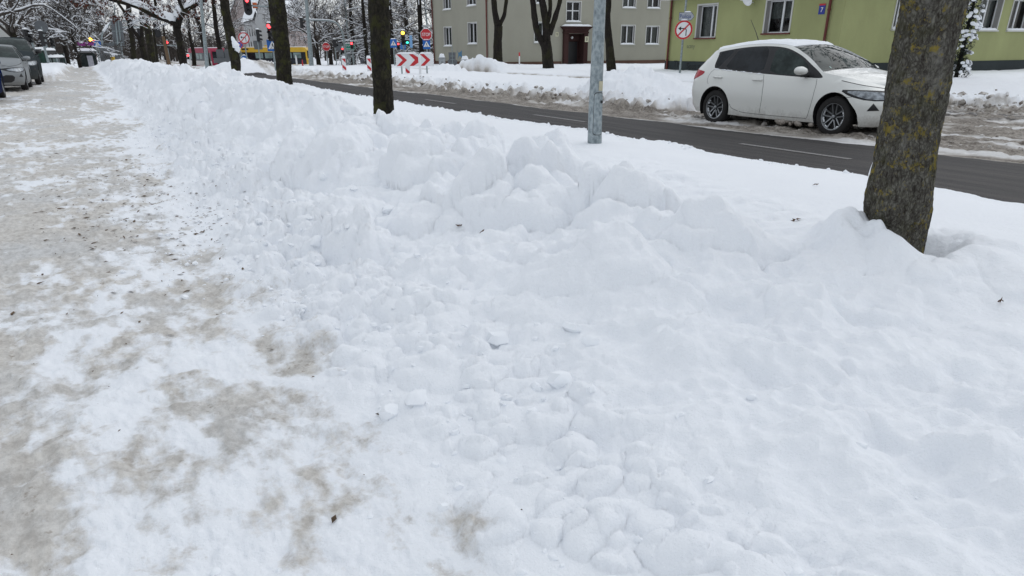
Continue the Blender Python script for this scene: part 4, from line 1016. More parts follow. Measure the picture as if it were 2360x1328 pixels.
def near_tree(label, limbs, r, mat, n, m, amp, seed, top_up=3.0, tips=3, group=None, fr=22., crownL=2.6, sink=None, snowf=1.0):
    pts, rad = pxlimb(limbs[0], r)
    base = pts[0]; root = empty('street_tree', (0, 0, 0), 0, label, 'tree', group)
    tr = MB(); last = pts[-1]; d = (pts[-1]-pts[-3 if len(pts) > 2 else 0]).normalized()
    P = [pts[0]-Vector((0, 0, 0.5))]+pts; Q = [rad[0]*1.15]+rad; ends = []
    if len(limbs) == 1: P += [last+d*top_up*.5, last+d*top_up]; Q += [rad[-1]*.92, rad[-1]*.8]; ends.append((P[-1], d, Q[-1]))
    bark_tube(tr, P, Q, n, m, amp, seed, fr)
    for lb in limbs[1:]:
        p2, r2 = pxlimb(lb, r); d2 = (p2[-1]-p2[-2]).normalized(); p2 = p2+[p2[-1]+d2*1.2]; r2 = r2+[r2[-1]*.8]; bark_tube(tr, p2, r2, max(10, n//2), m//2, amp*.7, seed+5, fr); ends.append((p2[-1], d2, r2[-1]))
    tr.build('trunk', mat, root, smooth='all')
    rnd = random.Random(seed); tp = []
    for (p, dd, rr) in ends:
        for k in range(tips if len(ends) == 1 else 2):
            tp.append((p, dd+Vector((rnd.uniform(-.8, .8), rnd.uniform(-.8, .8), .35)), rr*.6))
    crown_on(root, tp, seed, crownL, 3, snowf, kids=(3, 4), up=.06)
    return root
# the big lichen covered tree at the right
T1 = near_tree('thick leaning tree with yellow lichen on its bark in front of the white car', [[(2062, 640, 100), (2064, 560, 112), (2070, 470, 130), (2085, 380, 128), (2106, 260, 124), (2128, 130, 128), (2150, 0, 134), (2168, -90, 140)]], 4.42, M_BARK1, 190, 560, 0.0100, 3, 2.2, 7, fr=34.)
sn = MB(); P_, Q_ = pxlimb([(2046, 255, 2), (2035, 315, 8), (2022, 365, 13), (2010, 402, 16), (2004, 430, 6)], 4.45); P_, Q_ = resample(P_, Q_, 16); sn.tube(P_, Q_, 8); sn.build('trunk_snow', M_SNOW, T1, smooth='all')
near_tree('dark mossy tree trunk standing upright in the middle of the verge near the bank', [[(884, 292, 44), (884, 250, 44), (880, 180, 43), (876, 90, 45), (873, 0, 48), (872, -60, 46)]], 12.5, M_BARK2, 72, 220, 0.011, 5, 3.0, 4, fr=18.)
near_tree('dark trunk rising from the verge directly left of the far STOP sign', [[(657, 198, 35), (655, 170, 32), (650, 110, 34), (643, 50, 36), (636, 0, 38), (633, -40, 36)]], 30.0, M_BARK2, 40, 110, 0.02, 7, 3.5, 4, fr=10.)
near_tree('slim leaning trunk with snow stuck in its side beside the yellow bus', [[(552, 206, 14), (546, 180, 19), (541, 130, 22), (533, 90, 21), (521, 30, 19), (514, -20, 18)]], 27.5, M_BARK2, 40, 110, 0.014, 9, 3.0, 4, fr=12.)
def stuck_snow(pts, r, seed):
    m = MB(); P, Q = pxlimb(pts, r); rnd = random.Random(seed)
    P, Q = resample(P, Q, 14); toc = [(Vector(CAM)-p).normalized()*0.0 for p in P]
    m.tube([p+(Vector(CAM)-p).normalized()*.08 for p in P], [q*rnd.uniform(.7, 1.2) for q in Q], 8)
    return m
o = stuck_snow([(534, 84, 4), (541, 100, 14), (547, 112, 15), (551, 122, 3)], 27.4, 1).build('stuck_snow', M_SNOW, [x for x in bpy.data.objects if x.name == 'street_tree.003'][0], smooth='all')
near_tree('forked leafless tree left of the stone doorway near the downpipe', [[(1148, 156, 24), (1147, 110, 19), (1149, 60, 19)], [(1149, 66, 16), (1141, 30, 13), (1137, -20, 12)], [(1151, 60, 10), (1163, 30, 8), (1169, -20, 8)]], 52.0, M_BARK3, 24, 40, 0.02, 11, crownL=4, fr=6., snowf=1.4)
near_tree('bare tree with three thick limbs just left of the stone doorway', [[(1264, 160, 27), (1260, 115, 23), (1256, 96, 26)], [(1254, 104, 16), (1237, 70, 14), (1230, 20, 13), (1224, -30, 11)], [(1260, 100, 19), (1258, 50, 17), (1249, 0, 15), (1244, -30, 13)], [(1266, 80, 13), (1278, 45, 12), (1290, 5, 10), (1296, -30, 9)], [(1261, 60, 9), (1268, 20, 9), (1266, -30, 8)]], 48.5, M_BARK3, 26, 44, 0.02, 13, crownL=4, fr=6., snowf=1.4)
near_tree('straight bare tree right behind the grey lamp post', [[(1409, 168, 22), (1405, 110, 18), (1399, 55, 17), (1402, 10, 12), (1404, -30, 12)]], 42.5, M_BARK3, 24, 40, 0.02, 15, crownL=3.6, fr=7., snowf=1.4)
# the spreading tree with withered leaves at the left
def leafy_tree():
    r = 50.0; root = near_tree('low forked tree with withered brown leaves and thick snow on its boughs', [[(427, 168, 17), (421, 130, 15), (414, 95, 14), (408, 66, 16)], [(408, 70, 13), (402, 56, 12), (385, 47, 10), (350, 34, 9), (318, 18, 7), (280, 6, 6), (240, -4, 5), (200, -16, 4)], [(409, 64, 14), (415, 42, 12), (424, 28, 10), (446, 14, 7), (474, 0, 6), (500, -16, 4)], [(424, 28, 8), (415, 8, 7), (409, -20, 6)], [(352, 34, 6), (358, 18, 5), (357, 0, 5), (350, -20, 4)]], r, M_BARK3, 22, 40, 0.02, 17, crownL=2.2, fr=6., snowf=1.2)
    s = MB(); rnd = random.Random(4)
    for path in ([(403, 56, 6), (396, 44, 26), (380, 37, 22), (362, 31, 20), (348, 24, 14), (330, 14, 17), (305, 6, 16), (280, -2, 12), (245, -10, 9)], [(419, 30, 4), (432, 13, 15), (447, 5, 12), (468, -6, 10)], [(408, 40, 22), (412, 24, 18), (416, 10, 10)]):
        P, Q = pxlimb(path, r+0.1); P, Q = resample(P, Q, 22); s.tube(P, [q*rnd.uniform(.85, 1.1) for q in Q], 8)
    s.build('bough_snow', M_SNOW, root, smooth='all')
    g = Grow(77); 
    for (x, y) in [(rnd.uniform(190, 470), rnd.uniform(-30, 12)) for _ in range(46)]:
        p = Vector(atR(x, y, r+rnd.uniform(-1.6, 1.6))); g.branch(p, Vector((rnd.gauss(0, 1), rnd.gauss(0, .7), rnd.uniform(-.9, .2))).normalized(), rnd.uniform(.7, 1.3), .014, 1, 3, droop=.10, kids=(2, 4), n=4)
    b, w = g.meshes(snow=.8, minr=.008); b.build('twigs', M_TWIG, root); tag(w.build('twig_snow', M_BSNOW, root), kind='stuff')
    lf = MB()
    for pts, rads, lev in g.lines:
        if lev < 2: continue
        for p in pts[1:]:
            if rnd.random() < .38:
                for k in range(rnd.randint(1, 3)):
                    a = rnd.uniform(0, 6.28); l, w_ = rnd.uniform(.09, .16), rnd.uniform(.03, .05); c = p+Vector((rnd.uniform(-.06, .06), rnd.uniform(-.06, .06), -.03)); u = Vector((math.cos(a), math.sin(a), 0)); q = Vector((rnd.uniform(-.3, .3), rnd.uniform(-.3, .3), -1)).normalized()
                    lf.add([c, c+q*l*.5+u*w_, c+q*l, c+q*l*.5-u*w_], [(0, 1, 2, 3)])
    lf.build('leaves', M_LEAF, root)
leafy_tree()
# group of trunks left of it
near_tree('thin upright dark trunk first of the clump by the big sign panel', [[(310, 150, 11), (307, 110, 10), (302, 70, 10), (297, 30, 11), (294, -20, 10)]], 68.0, M_BARK3, 18, 40, 0.02, 21, crownL=3.4, fr=5., snowf=1.3)
near_tree('crooked trunk with snow filled fork in the clump by the big sign panel', [[(339, 156, 15), (333, 130, 14), (327, 108, 13)], [(327, 110, 9), (318, 85, 8), (304, 66, 8), (296, 45, 7), (285, 25, 6), (270, 5, 5)], [(328, 108, 10), (327, 80, 8), (326, 50, 8), (324, 0, 8)]], 62.0, M_BARK3, 18, 40, 0.02, 23, crownL=3.2, fr=5., snowf=1.3)
near_tree('thickest mossy trunk of the clump left of the young staked trees', [[(354, 163, 14), (349, 120, 15), (343, 84, 15), (335, 50, 14), (327, 18, 13), (320, -30, 12)]], 58.0, M_BARK2, 20, 40, 0.02, 25, crownL=3.2, fr=5., snowf=1.3)
def young_tree(label, px, yb, yt, r, seed):
    root = empty('young_tree', (0, 0, 0), 0, label, 'tree', 'young staked trees by the footway'); P, Q = pxlimb([(px, yb, 7), (px-5, (yb+yt)/2, 5.5), (px-12, yt, 4)], r)
    t = MB(); t.tube([P[0]-Vector((0, 0, .4))]+P, [Q[0]]+Q, 8); t.build('trunk', M_BARK3, root, smooth='all'); g = Grow(seed); rnd = random.Random(seed)
    for k in range(7):
        a = 6.28*k/7; g.branch(P[-1]+Vector((0, 0, -.1)), Vector((math.cos(a), math.sin(a), .75)).normalized(), 1.3, .022, 0, 2, droop=-.02, wig=.2, kids=(3, 5), n=4)
    b, w = g.meshes(snow=.7, minr=.008); b.build('crown', M_TWIG, root); tag(w.build('branch_snow', M_BSNOW, root), kind='stuff')
young_tree('slender young tree with bare twigs left of the wooden stake', 365, 162, 66, 54, 31)
young_tree('slender young tree standing right beside the wooden stake', 388, 158, 58, 58, 32)
def stake():
    P, Q = pxlimb([(394, 168, 8), (385, 125, 7.5), (376, 84, 7)], 49.0); m = MB(); m.tube([P[0]-Vector((0, 0, .3))]+P, [Q[0]]+Q, 10); tag(m.build('wooden_stake', plain('stake_wood', (.13, .085, .05), .85, scale=12), None, smooth=True), 'tall brown wooden stake leaning beside the young trees', 'stake')
stake()
# distant bare trees, four forms copied
def big_tree(kind, seed):
    """returns list of data-block triples for a tree about 15 m tall standing at the origin"""
    g = Grow(seed); r = g.r; base = Vector((0, 0, -.5)); lean = Vector((r.uniform(-.06, .06), r.uniform(-.06, .06), 1)).normalized()
    root = empty('bare_tree', (0, 0, 0)); t = MB()
    if kind == 'wide':
        H = 3.0; top = base+lean*(H+.5); t.tube([base, base+lean*1.2, top], [.34, .27, .24], 10, True)
        for k in range(7):
            a = 6.28*k/7+r.uniform(-.3, .3); g.branch(top-lean*r.uniform(0, 1.0), Vector((math.cos(a), math.sin(a), r.uniform(.35, 1.3))).normalized(), r.uniform(5, 7.5), .13, 0, 4, droop=.02, wig=.20, kids=(3, 5), kl=.58, n=6, up=.05)
    elif kind == 'tall':
        H = 13; pts = [base+lean*(H*i/6)+Vector((r.gauss(0, .12), r.gauss(0, .12), 0)) for i in range(7)]; t.tube(pts, [.30, .26, .23, .20, .16, .11, .05], 10, True)
        for k in range(26):
            f = r.uniform(.16, .98); i = int(f*6*.999); q = pts[i].lerp(pts[i+1], f*6-i) if i < 6 else pts[-1]; a = r.uniform(0, 6.28)
            g.branch(q, Vector((math.cos(a), math.sin(a), r.uniform(.3, 1.1))).normalized(), (1.15-f)*4.2, .065*(1.2-f), 1, 3, droop=.0, wig=.22, kids=(4, 6), kl=.55, n=5, up=.06)
    elif kind == 'larch':
        H = 15; pts = [base+Vector((0, 0, H*i/6)) for i in range(7)]; t.tube(pts, [.26, .24, .21, .17, .13, .08, .03], 10, True)
        for k in range(62):
            f = r.uniform(.07, .98); q = pts[0].lerp(pts[-1], f); a = r.uniform(0, 6.28)
            g.branch(q, Vector((math.cos(a), math.sin(a), r.uniform(-.15, .15))).normalized(), (1.1-f)*3.6+.5, .045*(1.2-f), 2, 4, droop=.05, wig=.16, kids=(4, 6), kl=.42, ang=(35, 75), n=5)
    else:       # small rounded ornamental tree
        H = 1.9; top = base+Vector((.1, 0, H+.5)); t.tube([base, top], [.13, .10], 8, True)
        for k in range(11):
            a = 6.28*k/11; g.branch(top, Vector((math.cos(a), math.sin(a), r.uniform(.25, 1.5))).normalized(), r.uniform(1.8, 2.5), .05, 1, 4, droop=.03, wig=.28, kids=(4, 6), kl=.62, n=5)
    b, w = g.meshes(snow=1.7 if kind in ('wide', 'round') else 2.0 if kind == 'larch' else .9, minr=.015)
    t.build('trunk', M_BARK3, root, smooth='all'); b.build('crown', M_TWIG, root); tag(w.build('branch_snow', M_BSNOW, root), kind='stuff')
    return root
PROTO = {('wide', 0): big_tree('wide', 101), ('wide', 1): big_tree('wide', 102), ('tall', 0): big_tree('tall', 103), ('tall', 1): big_tree('tall', 104), ('larch', 0): big_tree('larch', 105), ('round', 0): big_tree('round', 106)}
USED = set()
def put_tree(kind, v, px, r, sc, label, rz=None, group='snowy bare trees beyond the junction', zoff=0.0):
    p = PROTO[(kind, v)]; o = p if (kind, v) not in USED else copy_tree(p); USED.add((kind, v))
    q = atR(px, 120, r); o.location = (q[0], q[1], gz(q[0], q[1])+zoff); o.rotation_euler = (0, 0, rz if rz is not None else random.Random(int(px*7+r)).uniform(0, 6.28)); o.scale = (sc, sc, sc)
    tag(o, label, 'tree', group); return o
for a in (('wide', 0, -30, 62, 1.0, 'large snow laden tree at the left edge above the parked cars'), ('wide', 1, 45, 84, 1.05, 'snowy tree with low boughs behind the grey van'), ('wide', 0, 100, 108, 1.1, 'dark tree mass behind the green container'),
          ('tall', 0, 75, 125, 1.1, 'tall dark tree far behind the green container'), ('wide', 1, 150, 128, 1.15, 'broad dark tree behind the small rounded snowy tree'), ('round', 0, 178, 78, 1.25, 'small rounded tree thick with snow beside the bus shelter'),
          ('wide', 0, 215, 140, 1.1, 'broad tree behind the red lights left of the big sign panel'), ('tall', 1, 20, 135, 1.1, 'tall tree at far left behind the pale low building'), ('tall', 1, 190, 165, 1.0, 'distant tall tree above the bus shelter'),
          ('tall', 1, 240, 150, 1.0, 'tall tree just left of the big sign panel'), ('tall', 0, 445, 120, 1.0, 'dense dark tall tree above the red bus'), ('tall', 1, 476, 105, 1.1, 'tall tree right of the left lamp post'), ('tall', 0, 505, 96, 1.05, 'tall brownish tree above the grey panels'),
          ('tall', 1, 527, 118, .85, 'tall tree between slim leaning trunk and the gabled house'), ('wide', 1, 732, 90, .85, 'snow covered tree right of the thick dark trunk'), ('wide', 0, 760, 112, 1.0, 'wide snowy tree behind the far STOP sign'), ('tall', 0, 812, 92, .95, 'dark forked looking tree behind the green direction sign'),
          ('wide', 1, 790, 118, 1.1, 'snowy tree far behind the green direction sign'), ('tall', 0, 668, 150, .9, 'pale snowy tree behind the thick dark trunk'), ('larch', 0, 905, 82, 1.0, 'snowy conifer like tree right of the middle trunk'), ('larch', 0, 972, 76, 1.05, 'dark stemmed snowy larch behind the near STOP sign'),
          ('larch', 0, 940, 95, 1.1, 'snowy larch behind the lit traffic light'), ('wide', 1, 900, 110, 1.1, 'snow laden tree behind the blue crossing sign'), ('tall', 1, 1010, 100, 1.0, 'tall tree at the corner of the grey block'), ('larch', 0, 845, 88, .9, 'snowy larch left of the middle trunk'), ('larch', 0, 868, 118, 1.1, 'distant larch hidden partly by the middle trunk'),
          ('tall', 0, 410, 190, 1.0, 'faint distant tree between the young trees'), ('tall', 1, 300, 175, .8, 'faint distant tree behind the trunk clump'), ('tall', 0, 640, 210, .7, 'distant tree just right of the snowy wing')):
    put_tree(*a)
yt = put_tree('wide', 0, 2112, 29.5, 1.5, 'unseen spreading tree added for the windscreen reflection, behind the lichen covered trunk', 1.0, 'trees added for reflection by the green house')  # out of view; added so its boughs darken the windscreen reflection
# far wood along the horizon: one uncountable mass of trunks and twigs
def far_wood():
    g = Grow(900); r = g.r
    for k in range(420):
        px = r.uniform(-60, 1010); rr = r.uniform(205, 330); q = atR(px, 120, rr)
        if 530 < px < 650: continue
        h = r.uniform(5, 9); b = Vector((q[0], q[1], -1.6)); g.lines.append(([b, b+Vector((r.gauss(0, .2), 0, h))], [.3, .12], 2))
        for j in range(12):
            a = r.uniform(0, 6.28); z = r.uniform(.8, h); g.branch(b+Vector((0, 0, z)), Vector((math.cos(a), math.sin(a), r.uniform(.2, 1.2))).normalized(), r.uniform(2, 3.6), .09, 3, 4, n=3, kids=(4, 6), kl=.6, wig=.25)
    b, w = g.meshes(sides=(3,), snow=0, minr=.045); tag(b.build('far_wood', M_TWIG, None), 'distant brown wood along the horizon', 'wood', None, 'stuff')
far_wood()
# columnar conifer with snow pads by the green house
def conifer():
    p = atR(2210, 150, 35.5); z0 = gz(p[0], p[1]); root = empty('columnar_conifer', (p[0], p[1], z0), 0, 'narrow dark conifer dotted with snow pads beside the green house', 'tree'); r = random.Random(8)
    t = MB(); t.tube([(0, 0, -.3), (0, 0, 4.2)], [.09, .03], 8); t.build('trunk', M_BARK3, root)
    f, s = MB(), MB()
    for k in range(5200):
        z = r.uniform(.0, 5.2); R0 = .42*(1-(z/5.4)**2)**.5*(.78+.25*math.sin(z*5+1)+.1*math.sin(z*13)); a = r.uniform(0, 6.28); rr = R0*r.uniform(.55, 1.06); c = Vector((rr*math.cos(a), rr*math.sin(a), z)); d = Vector((math.cos(a), math.sin(a), r.uniform(-.2, 1.2))).normalized(); u = d.cross(Vector((0, 0, 1))).normalized()
        l, w = r.uniform(.07, .15), r.uniform(.012, .03); f.add([c, c+d*l*.5+u*w, c+d*l, c+d*l*.5-u*w], [(0, 1, 2, 3)])
    for k in range(150):
        z = r.uniform(.1, 5.1); R0 = .42*(1-(z/5.4)**2)**.5; a = r.uniform(0, 6.28); rr = R0*r.uniform(.85, 1.12); q = MB(); Mx = Matrix.Translation((rr*math.cos(a), rr*math.sin(a), z)) @ Matrix.Rotation(a, 4, 'Z') @ Matrix.Rotation(R(r.uniform(15, 60)), 4, 'Y') @ Matrix.Diagonal((r.uniform(.06, .15), r.uniform(.06, .14), r.uniform(.04, .07), 1))
        s.lathe([(.01, 1), (.6, .8), (1, .1), (.7, -.5), (.01, -.7)], 8, Mx)
    f.build('foliage', plain('conifer_green', (.018, .026, .018), .8, var=.4, scale=15), root); tag(s.build('snow_pads', M_SNOW, root, smooth='all'), kind='stuff')
conifer()
# ------------------------------------------------------------------ street furniture
def face_rz(x, y, extra=0.0):
    """rotation so that local -y looks at the viewer side of the street"""
    return math.atan2(y, x)-math.pi/2 + extra
def base_at(px, r, sink=0.25):
    p = atR(px, 120, r); return Vector((p[0], p[1], gz(p[0], p[1])-0.0))
def zat(px, py, r): return float(atR(px, py, r)[2])
def pole_root(name, px, r, label, cat, group=None, turn=0.0):
    b = base_at(px, r); return empty(name, b, face_rz(b.x, b.y, turn), label, cat, group), b
def add_pole(root, h, r0=.035, r1=None, mat=None, sink=.35, x=0.0, y=0.06, n=12):
    m = MB(); m.tube([(x, y, -sink), (x, y, h)], [r0, r1 or r0], n); return m.build('pole', mat or M_GALV, root, smooth=True)
def octagon(r): return [(r*math.cos(R(22.5+45*k)), r*math.sin(R(22.5+45*k))) for k in range(8)]
def T(x, y, z): return Matrix.Translation((x, y, z))
def sign_stop(root, z, s=0.8):
    m = MB(); m.prism(octagon(s/2/math.cos(R(22.5))), .012, T(0, 0, z)); p = m.build('sign_panel', M_WHITE, root)
    m = MB(); m.prism(octagon((s/2-.03)/math.cos(R(22.5))), .006, T(0, -.007, z)); m.build('red_field', M_RED, p)
    text('lettering', 'STOP', s*.37, M_WHITE, p, (0, -.012, z), sx=.84)
    m = MB(); m.box((0, .018, z), (.3, .02, .05)); m.build('bracket', M_STEEL, p)
    snow_cap(p, s*.42, .09, .05, (0, .01, z+s/2-.01), n=6, seed=3)
    return p
def sign_round(root, z, d, kind):
    r = d/2; m = MB(); m.prism(disc(r), .012, T(0, 0, z)); p = m.build('sign_panel', {'noleft': M_WHITE, 'nostop': M_BLUE, 'keepright': M_BLUE}[kind], root)
    m = MB()
    if kind == 'keepright':
        ring(m, r, r-.03, .004, T(0, -.005, z)); m.build('rim', M_WHITE, p)
        m = MB(); Q = T(0, -.007, z) @ Matrix.Rotation(R(45), 4, 'Y'); m.prism([(-.30*d, .05*d), (.1*d, .05*d), (.1*d, .16*d), (.34*d, 0), (.1*d, -.16*d), (.1*d, -.05*d), (-.30*d, -.05*d)], .004, Q); m.build('arrow', M_WHITE, p)
    else:
        ring(m, r-.004, r*.80, .005, T(0, -.006, z))
        Q = T(0, -.012 if kind == 'noleft' else -.006, z) @ Matrix.Rotation(R(-45), 4, 'Y'); m.prism([(-r*.85, -r*.075), (r*.85, -r*.075), (r*.85, r*.075), (-r*.85, r*.075)], .004, Q)
        if kind == 'nostop': Q = T(0, -.0115, z) @ Matrix.Rotation(R(45), 4, 'Y'); m.prism([(-r*.8, -r*.075), (r*.8, -r*.075), (r*.8, r*.075), (-r*.8, r*.075)], .004, Q)
        m.build('red_ring', M_RED, p)
        if kind == 'noleft':
            a = MB(); w = .075*r*2*.62; pts = [(.30*r, -.62*r), (.30*r, -.05*r), (.24*r, .09*r), (.10*r, .14*r), (-.28*r, .14*r)]
            a.prism(thick(pts, w), .003, T(0, -.007, z)); a.prism([(-.62*r, .14*r), (-.30*r, .36*r), (-.30*r, .20*r), (-.26*r, .14*r), (-.30*r, .08*r), (-.30*r, -.08*r)], .003, T(0, -.0075, z)); a.build('arrow', M_BLACK, p)
    snow_cap(p, d*.4, .08, .05, (0, .01, z+r-.012), n=6, seed=9); return p
def sign_crossing(root, z, s=0.6, w=None, mirror=1):
    w = w or s; m = MB(); m.box((0, .006, z), (w, .012, s)); p = m.build('sign_panel', M_BLUE, root)
    m = MB(); a = min(w, s)*.43; m.prism([(-a, -a*.72), (a, -a*.72), (0, a*.92)], .004, T(0, -.005, z)); m.build('white_triangle', M_WHITE, p)
    f = MB(); k = a*.95; Q = T(0, -.0085, z-.06*a) @ Matrix.Diagonal((mirror, 1, 1, 1))
    f.prism(disc(.10*k, 12, 0.02*k, .44*k), .003, Q)
    f.prism([(-.10*k, .32*k), (.12*k, .34*k), (.14*k, -.02*k), (-.08*k, -.02*k)], .003, Q); f.prism(thick([(0.06*k, .02*k), (.20*k, -.20*k), (.30*k, -.55*k)], .10*k), .003, T(0, -.0001, 0) @ Q); f.prism(thick([(0, .02*k), (-.12*k, -.22*k), (-.32*k, -.52*k)], .10*k), .003, T(0, -.0002, 0) @ Q)
    f.prism(thick([(.08*k, .28*k), (.28*k, .08*k)], .07*k), .003, T(0, -.0003, 0) @ Q); f.prism(thick([(-.06*k, .28*k), (-.26*k, .10*k)], .07*k), .003, T(0, -.0004, 0) @ Q)
    for i in range(4): f.prism([(-.62*k+.33*k*i, -.66*k), (-.44*k+.33*k*i, -.66*k), (-.40*k+.33*k*i, -.56*k), (-.56*k+.33*k*i, -.56*k)], .003, T(0, -.0005, 0) @ Q)
    f.build('walking_figure', M_BLACK, p); snow_cap(p, w*.8, .08, .05, (0, .01, z+s/2-.004), n=6, seed=4); return p
def signal_head(root, z, n=3, lit='red', x=0.0, y=0.0, arrow=False, backboard=False, back=False, lamp_r=.10, s=1.0, turn=0.0, name='signal_head'):
    """head facing local -y (or +y when back)"""
    k = -1 if back else 1; m = MB(); W, H = .32*s, .34*s*n; Q = Matrix.Translation((x, y, z)) @ Matrix.Rotation(turn, 4, 'Z')
    def bx(c, d): 
        mm = MB(); mm.box(c, d); return [Q @ Vector(v) for v in mm.v], mm.f
    v, f = bx((0, .0, 0), (W*.9, .20, H)); m.add(v, f)
    if backboard:
        hw, hh = .30*s, H/2+.16; pts = [(hw*math.cos(t), (hh-hw)*(1 if math.sin(t) > 0 else -1)+hw*math.sin(t)) for t in [R(a) for a in range(0, 360, 15)]]
        m.prism(pts, .02, Q @ Matrix.Translation((0, -.06*k, 0)))
    for i in range(n):
        zz = (n-1)/2*.34*s-.34*s*i; c = Vector((0, -.10*k, zz)); N = 12
        vs = []
        for j in range(N+1):
            a = R(-20+220*j/N); vs += [Q @ (c+Vector((.135*s*math.cos(a), 0, .135*s*math.sin(a)))), Q @ (c+Vector((.125*s*math.cos(a), -.22*s*k, .125*s*math.sin(a)-.03)))]
        m.add(vs, [(2*j, 2*j+1, 2*j+3, 2*j+2) for j in range(N)])
    h = m.build(name, M_DARK, root, smooth=30)
    if not back:
        for i in range(n):
            zz = (n-1)/2*.34*s-.34*s*i; on_ = {'red': 0, 'amber': 1, 'green': n-1, 'both': 0}.get(lit, -1) == i
            q = MB(); q.lathe([(.001, .02), (lamp_r*.7*s, .015), (lamp_r*1.12*s, 0)], 20, Q @ Matrix.Translation((0, -.104, zz)) @ Matrix.Rotation(R(90), 4, 'X'))
            q.build('lamp', {'red': M_LRED, 'amber': M_LAMB, 'green': M_LGRN, 'both': M_LAMB}[lit] if on_ else M_BLACK, h, smooth='all')
        if arrow:
            q = MB(); q.box(tuple(Q @ Vector((.30*s, 0, -(n-1)/2*.34*s))), (.28*s, .18, .34*s)); ah = q.build('arrow_box', M_DARK, h)
            q = MB(); q.prism([(-.11, 0), (-.0, .09), (-.0, .04), (.11, .04), (.11, -.04), (0, -.04), (0, -.09)], .01, Q @ Matrix.Translation((.30*s, -.105, -(n-1)/2*.34*s))); q.build('arrow_lamp', M_LGRN, ah)
    sc = snow_cap(h, W*1.0, .26, .07, tuple(Q @ Vector((0, 0, H/2))), n=5, seed=int(z*10)); return h

# --- right side of the junction
root, b = pole_root('road_sign', 1571, 39.0, 'no left turn sign under a Policja direction plate in front of the green house', 'road sign')
zc = zat(1580, 69, 39)-b.z; add_pole(root, zat(1583, -30, 39)-b.z, .05, y=.08); sign_round(root, zc, .84, 'noleft')
zp = zat(1585, 38, 39)-b.z; m = MB(); w, h = .72, .34; pl = [(-w*.46, -h/2), (w*.36, -h/2), (w*.54, 0), (w*.36, h/2), (-w*.46, h/2)]
m.prism(pl, .012, T(.06, 0, zp)); q = m.build('direction_plate', plain('plate_edge', (.02, .035, .10), .4), root); m = MB(); m.prism([(a*.955+.002, c*.90) for a, c in pl], .004, T(.06, -.005, zp)); m.build('plate_field', plain('plate_grey', (.36, .38, .42), .5), q)
text('lettering', 'Policja', .235, plain('navy_letters', (.02, .05, .17), .5), q, (.03, -.009, zp), sx=.88); snow_cap(q, .34, .08, .05, (.12, 0, zp+h/2), n=5)
root, b = pole_root('road_sign', 984, 58.0, 'nearer STOP sign above a blue crossing sign at the corner of the grey block', 'road sign')
add_pole(root, zat(984, 60, 58)-b.z, .06, y=.08); sign_stop(root, zat(984, 80, 58)-b.z, .80); sign_crossing(root, zat(985, 102.5, 58)-b.z, .62, .54)
root, b = pole_root('road_sign', 753, 84.0, 'farther STOP sign standing before snowy trees left of the green direction sign', 'road sign')
add_pole(root, zat(753, 90, 84)-b.z, .05, y=.08); sign_stop(root, zat(753, 108, 84)-b.z, .80)
root, b = pole_root('road_sign', 908, 62.0, 'blue pedestrian crossing sign on its own post just right of the middle trunk', 'road sign')
add_pole(root, zat(908, 88, 62)-b.z, .05, y=.08); sign_crossing(root, zat(908, 100, 62)-b.z, .60, .50)
root, b = pole_root('road_sign', 930, 66.0, 'faded blue bicycle crossing sign half hidden below the lit traffic light', 'road sign')
add_pole(root, zat(930, 100, 66)-b.z, .045, y=.08); zz = zat(930, 107, 66)-b.z
m = MB(); m.box((0, 0, zz), (.46, .012, .5), M=Matrix.Rotation(R(14), 3, 'Y')); p = m.build('sign_panel', M_BLUE, root)
m = MB(); ring(m, .10, .075, .004, T(-.12, -.012, zz-.05), 20); ring(m, .10, .075, .004, T(.12, -.012, zz-.02), 20); m.prism(thick([(-.12, -.05), (-.04, .10), (.08, .10), (.12, -.02)], .02), .004, T(0, -.012, zz)); m.build('bicycle_symbol', M_PALEBLUE, p)
root, b = pole_root('traffic_light', 931, 64.0, 'traffic light glowing amber red with a green arrow box behind the chevron board', 'traffic light')
add_pole(root, zat(933, 88, 64)-b.z, .06, y=.16); signal_head(root, zat(932, 87, 64)-b.z, 3, 'both', arrow=True, s=1.05, lamp_r=.12)
root, b = pole_root('traffic_light', 919, 78.0, 'small dark traffic light with a dim red lamp between the blue signs', 'traffic light')
add_pole(root, zat(919, 112, 78)-b.z, .05, y=.16); signal_head(root, zat(919, 106, 78)-b.z, 2, 'red', lamp_r=.08)
root, b = pole_root('street_name_sign', 950, 68.0, 'narrow pale blue upright plate on a post right of the lit traffic light', 'sign')
add_pole(root, zat(949, 84, 68)-b.z, .04); m = MB(); m.box((-.05, 0, zat(949, 96, 68)-b.z), (.24, .015, .95)); m.build('sign_panel', M_PALEBLUE, root)
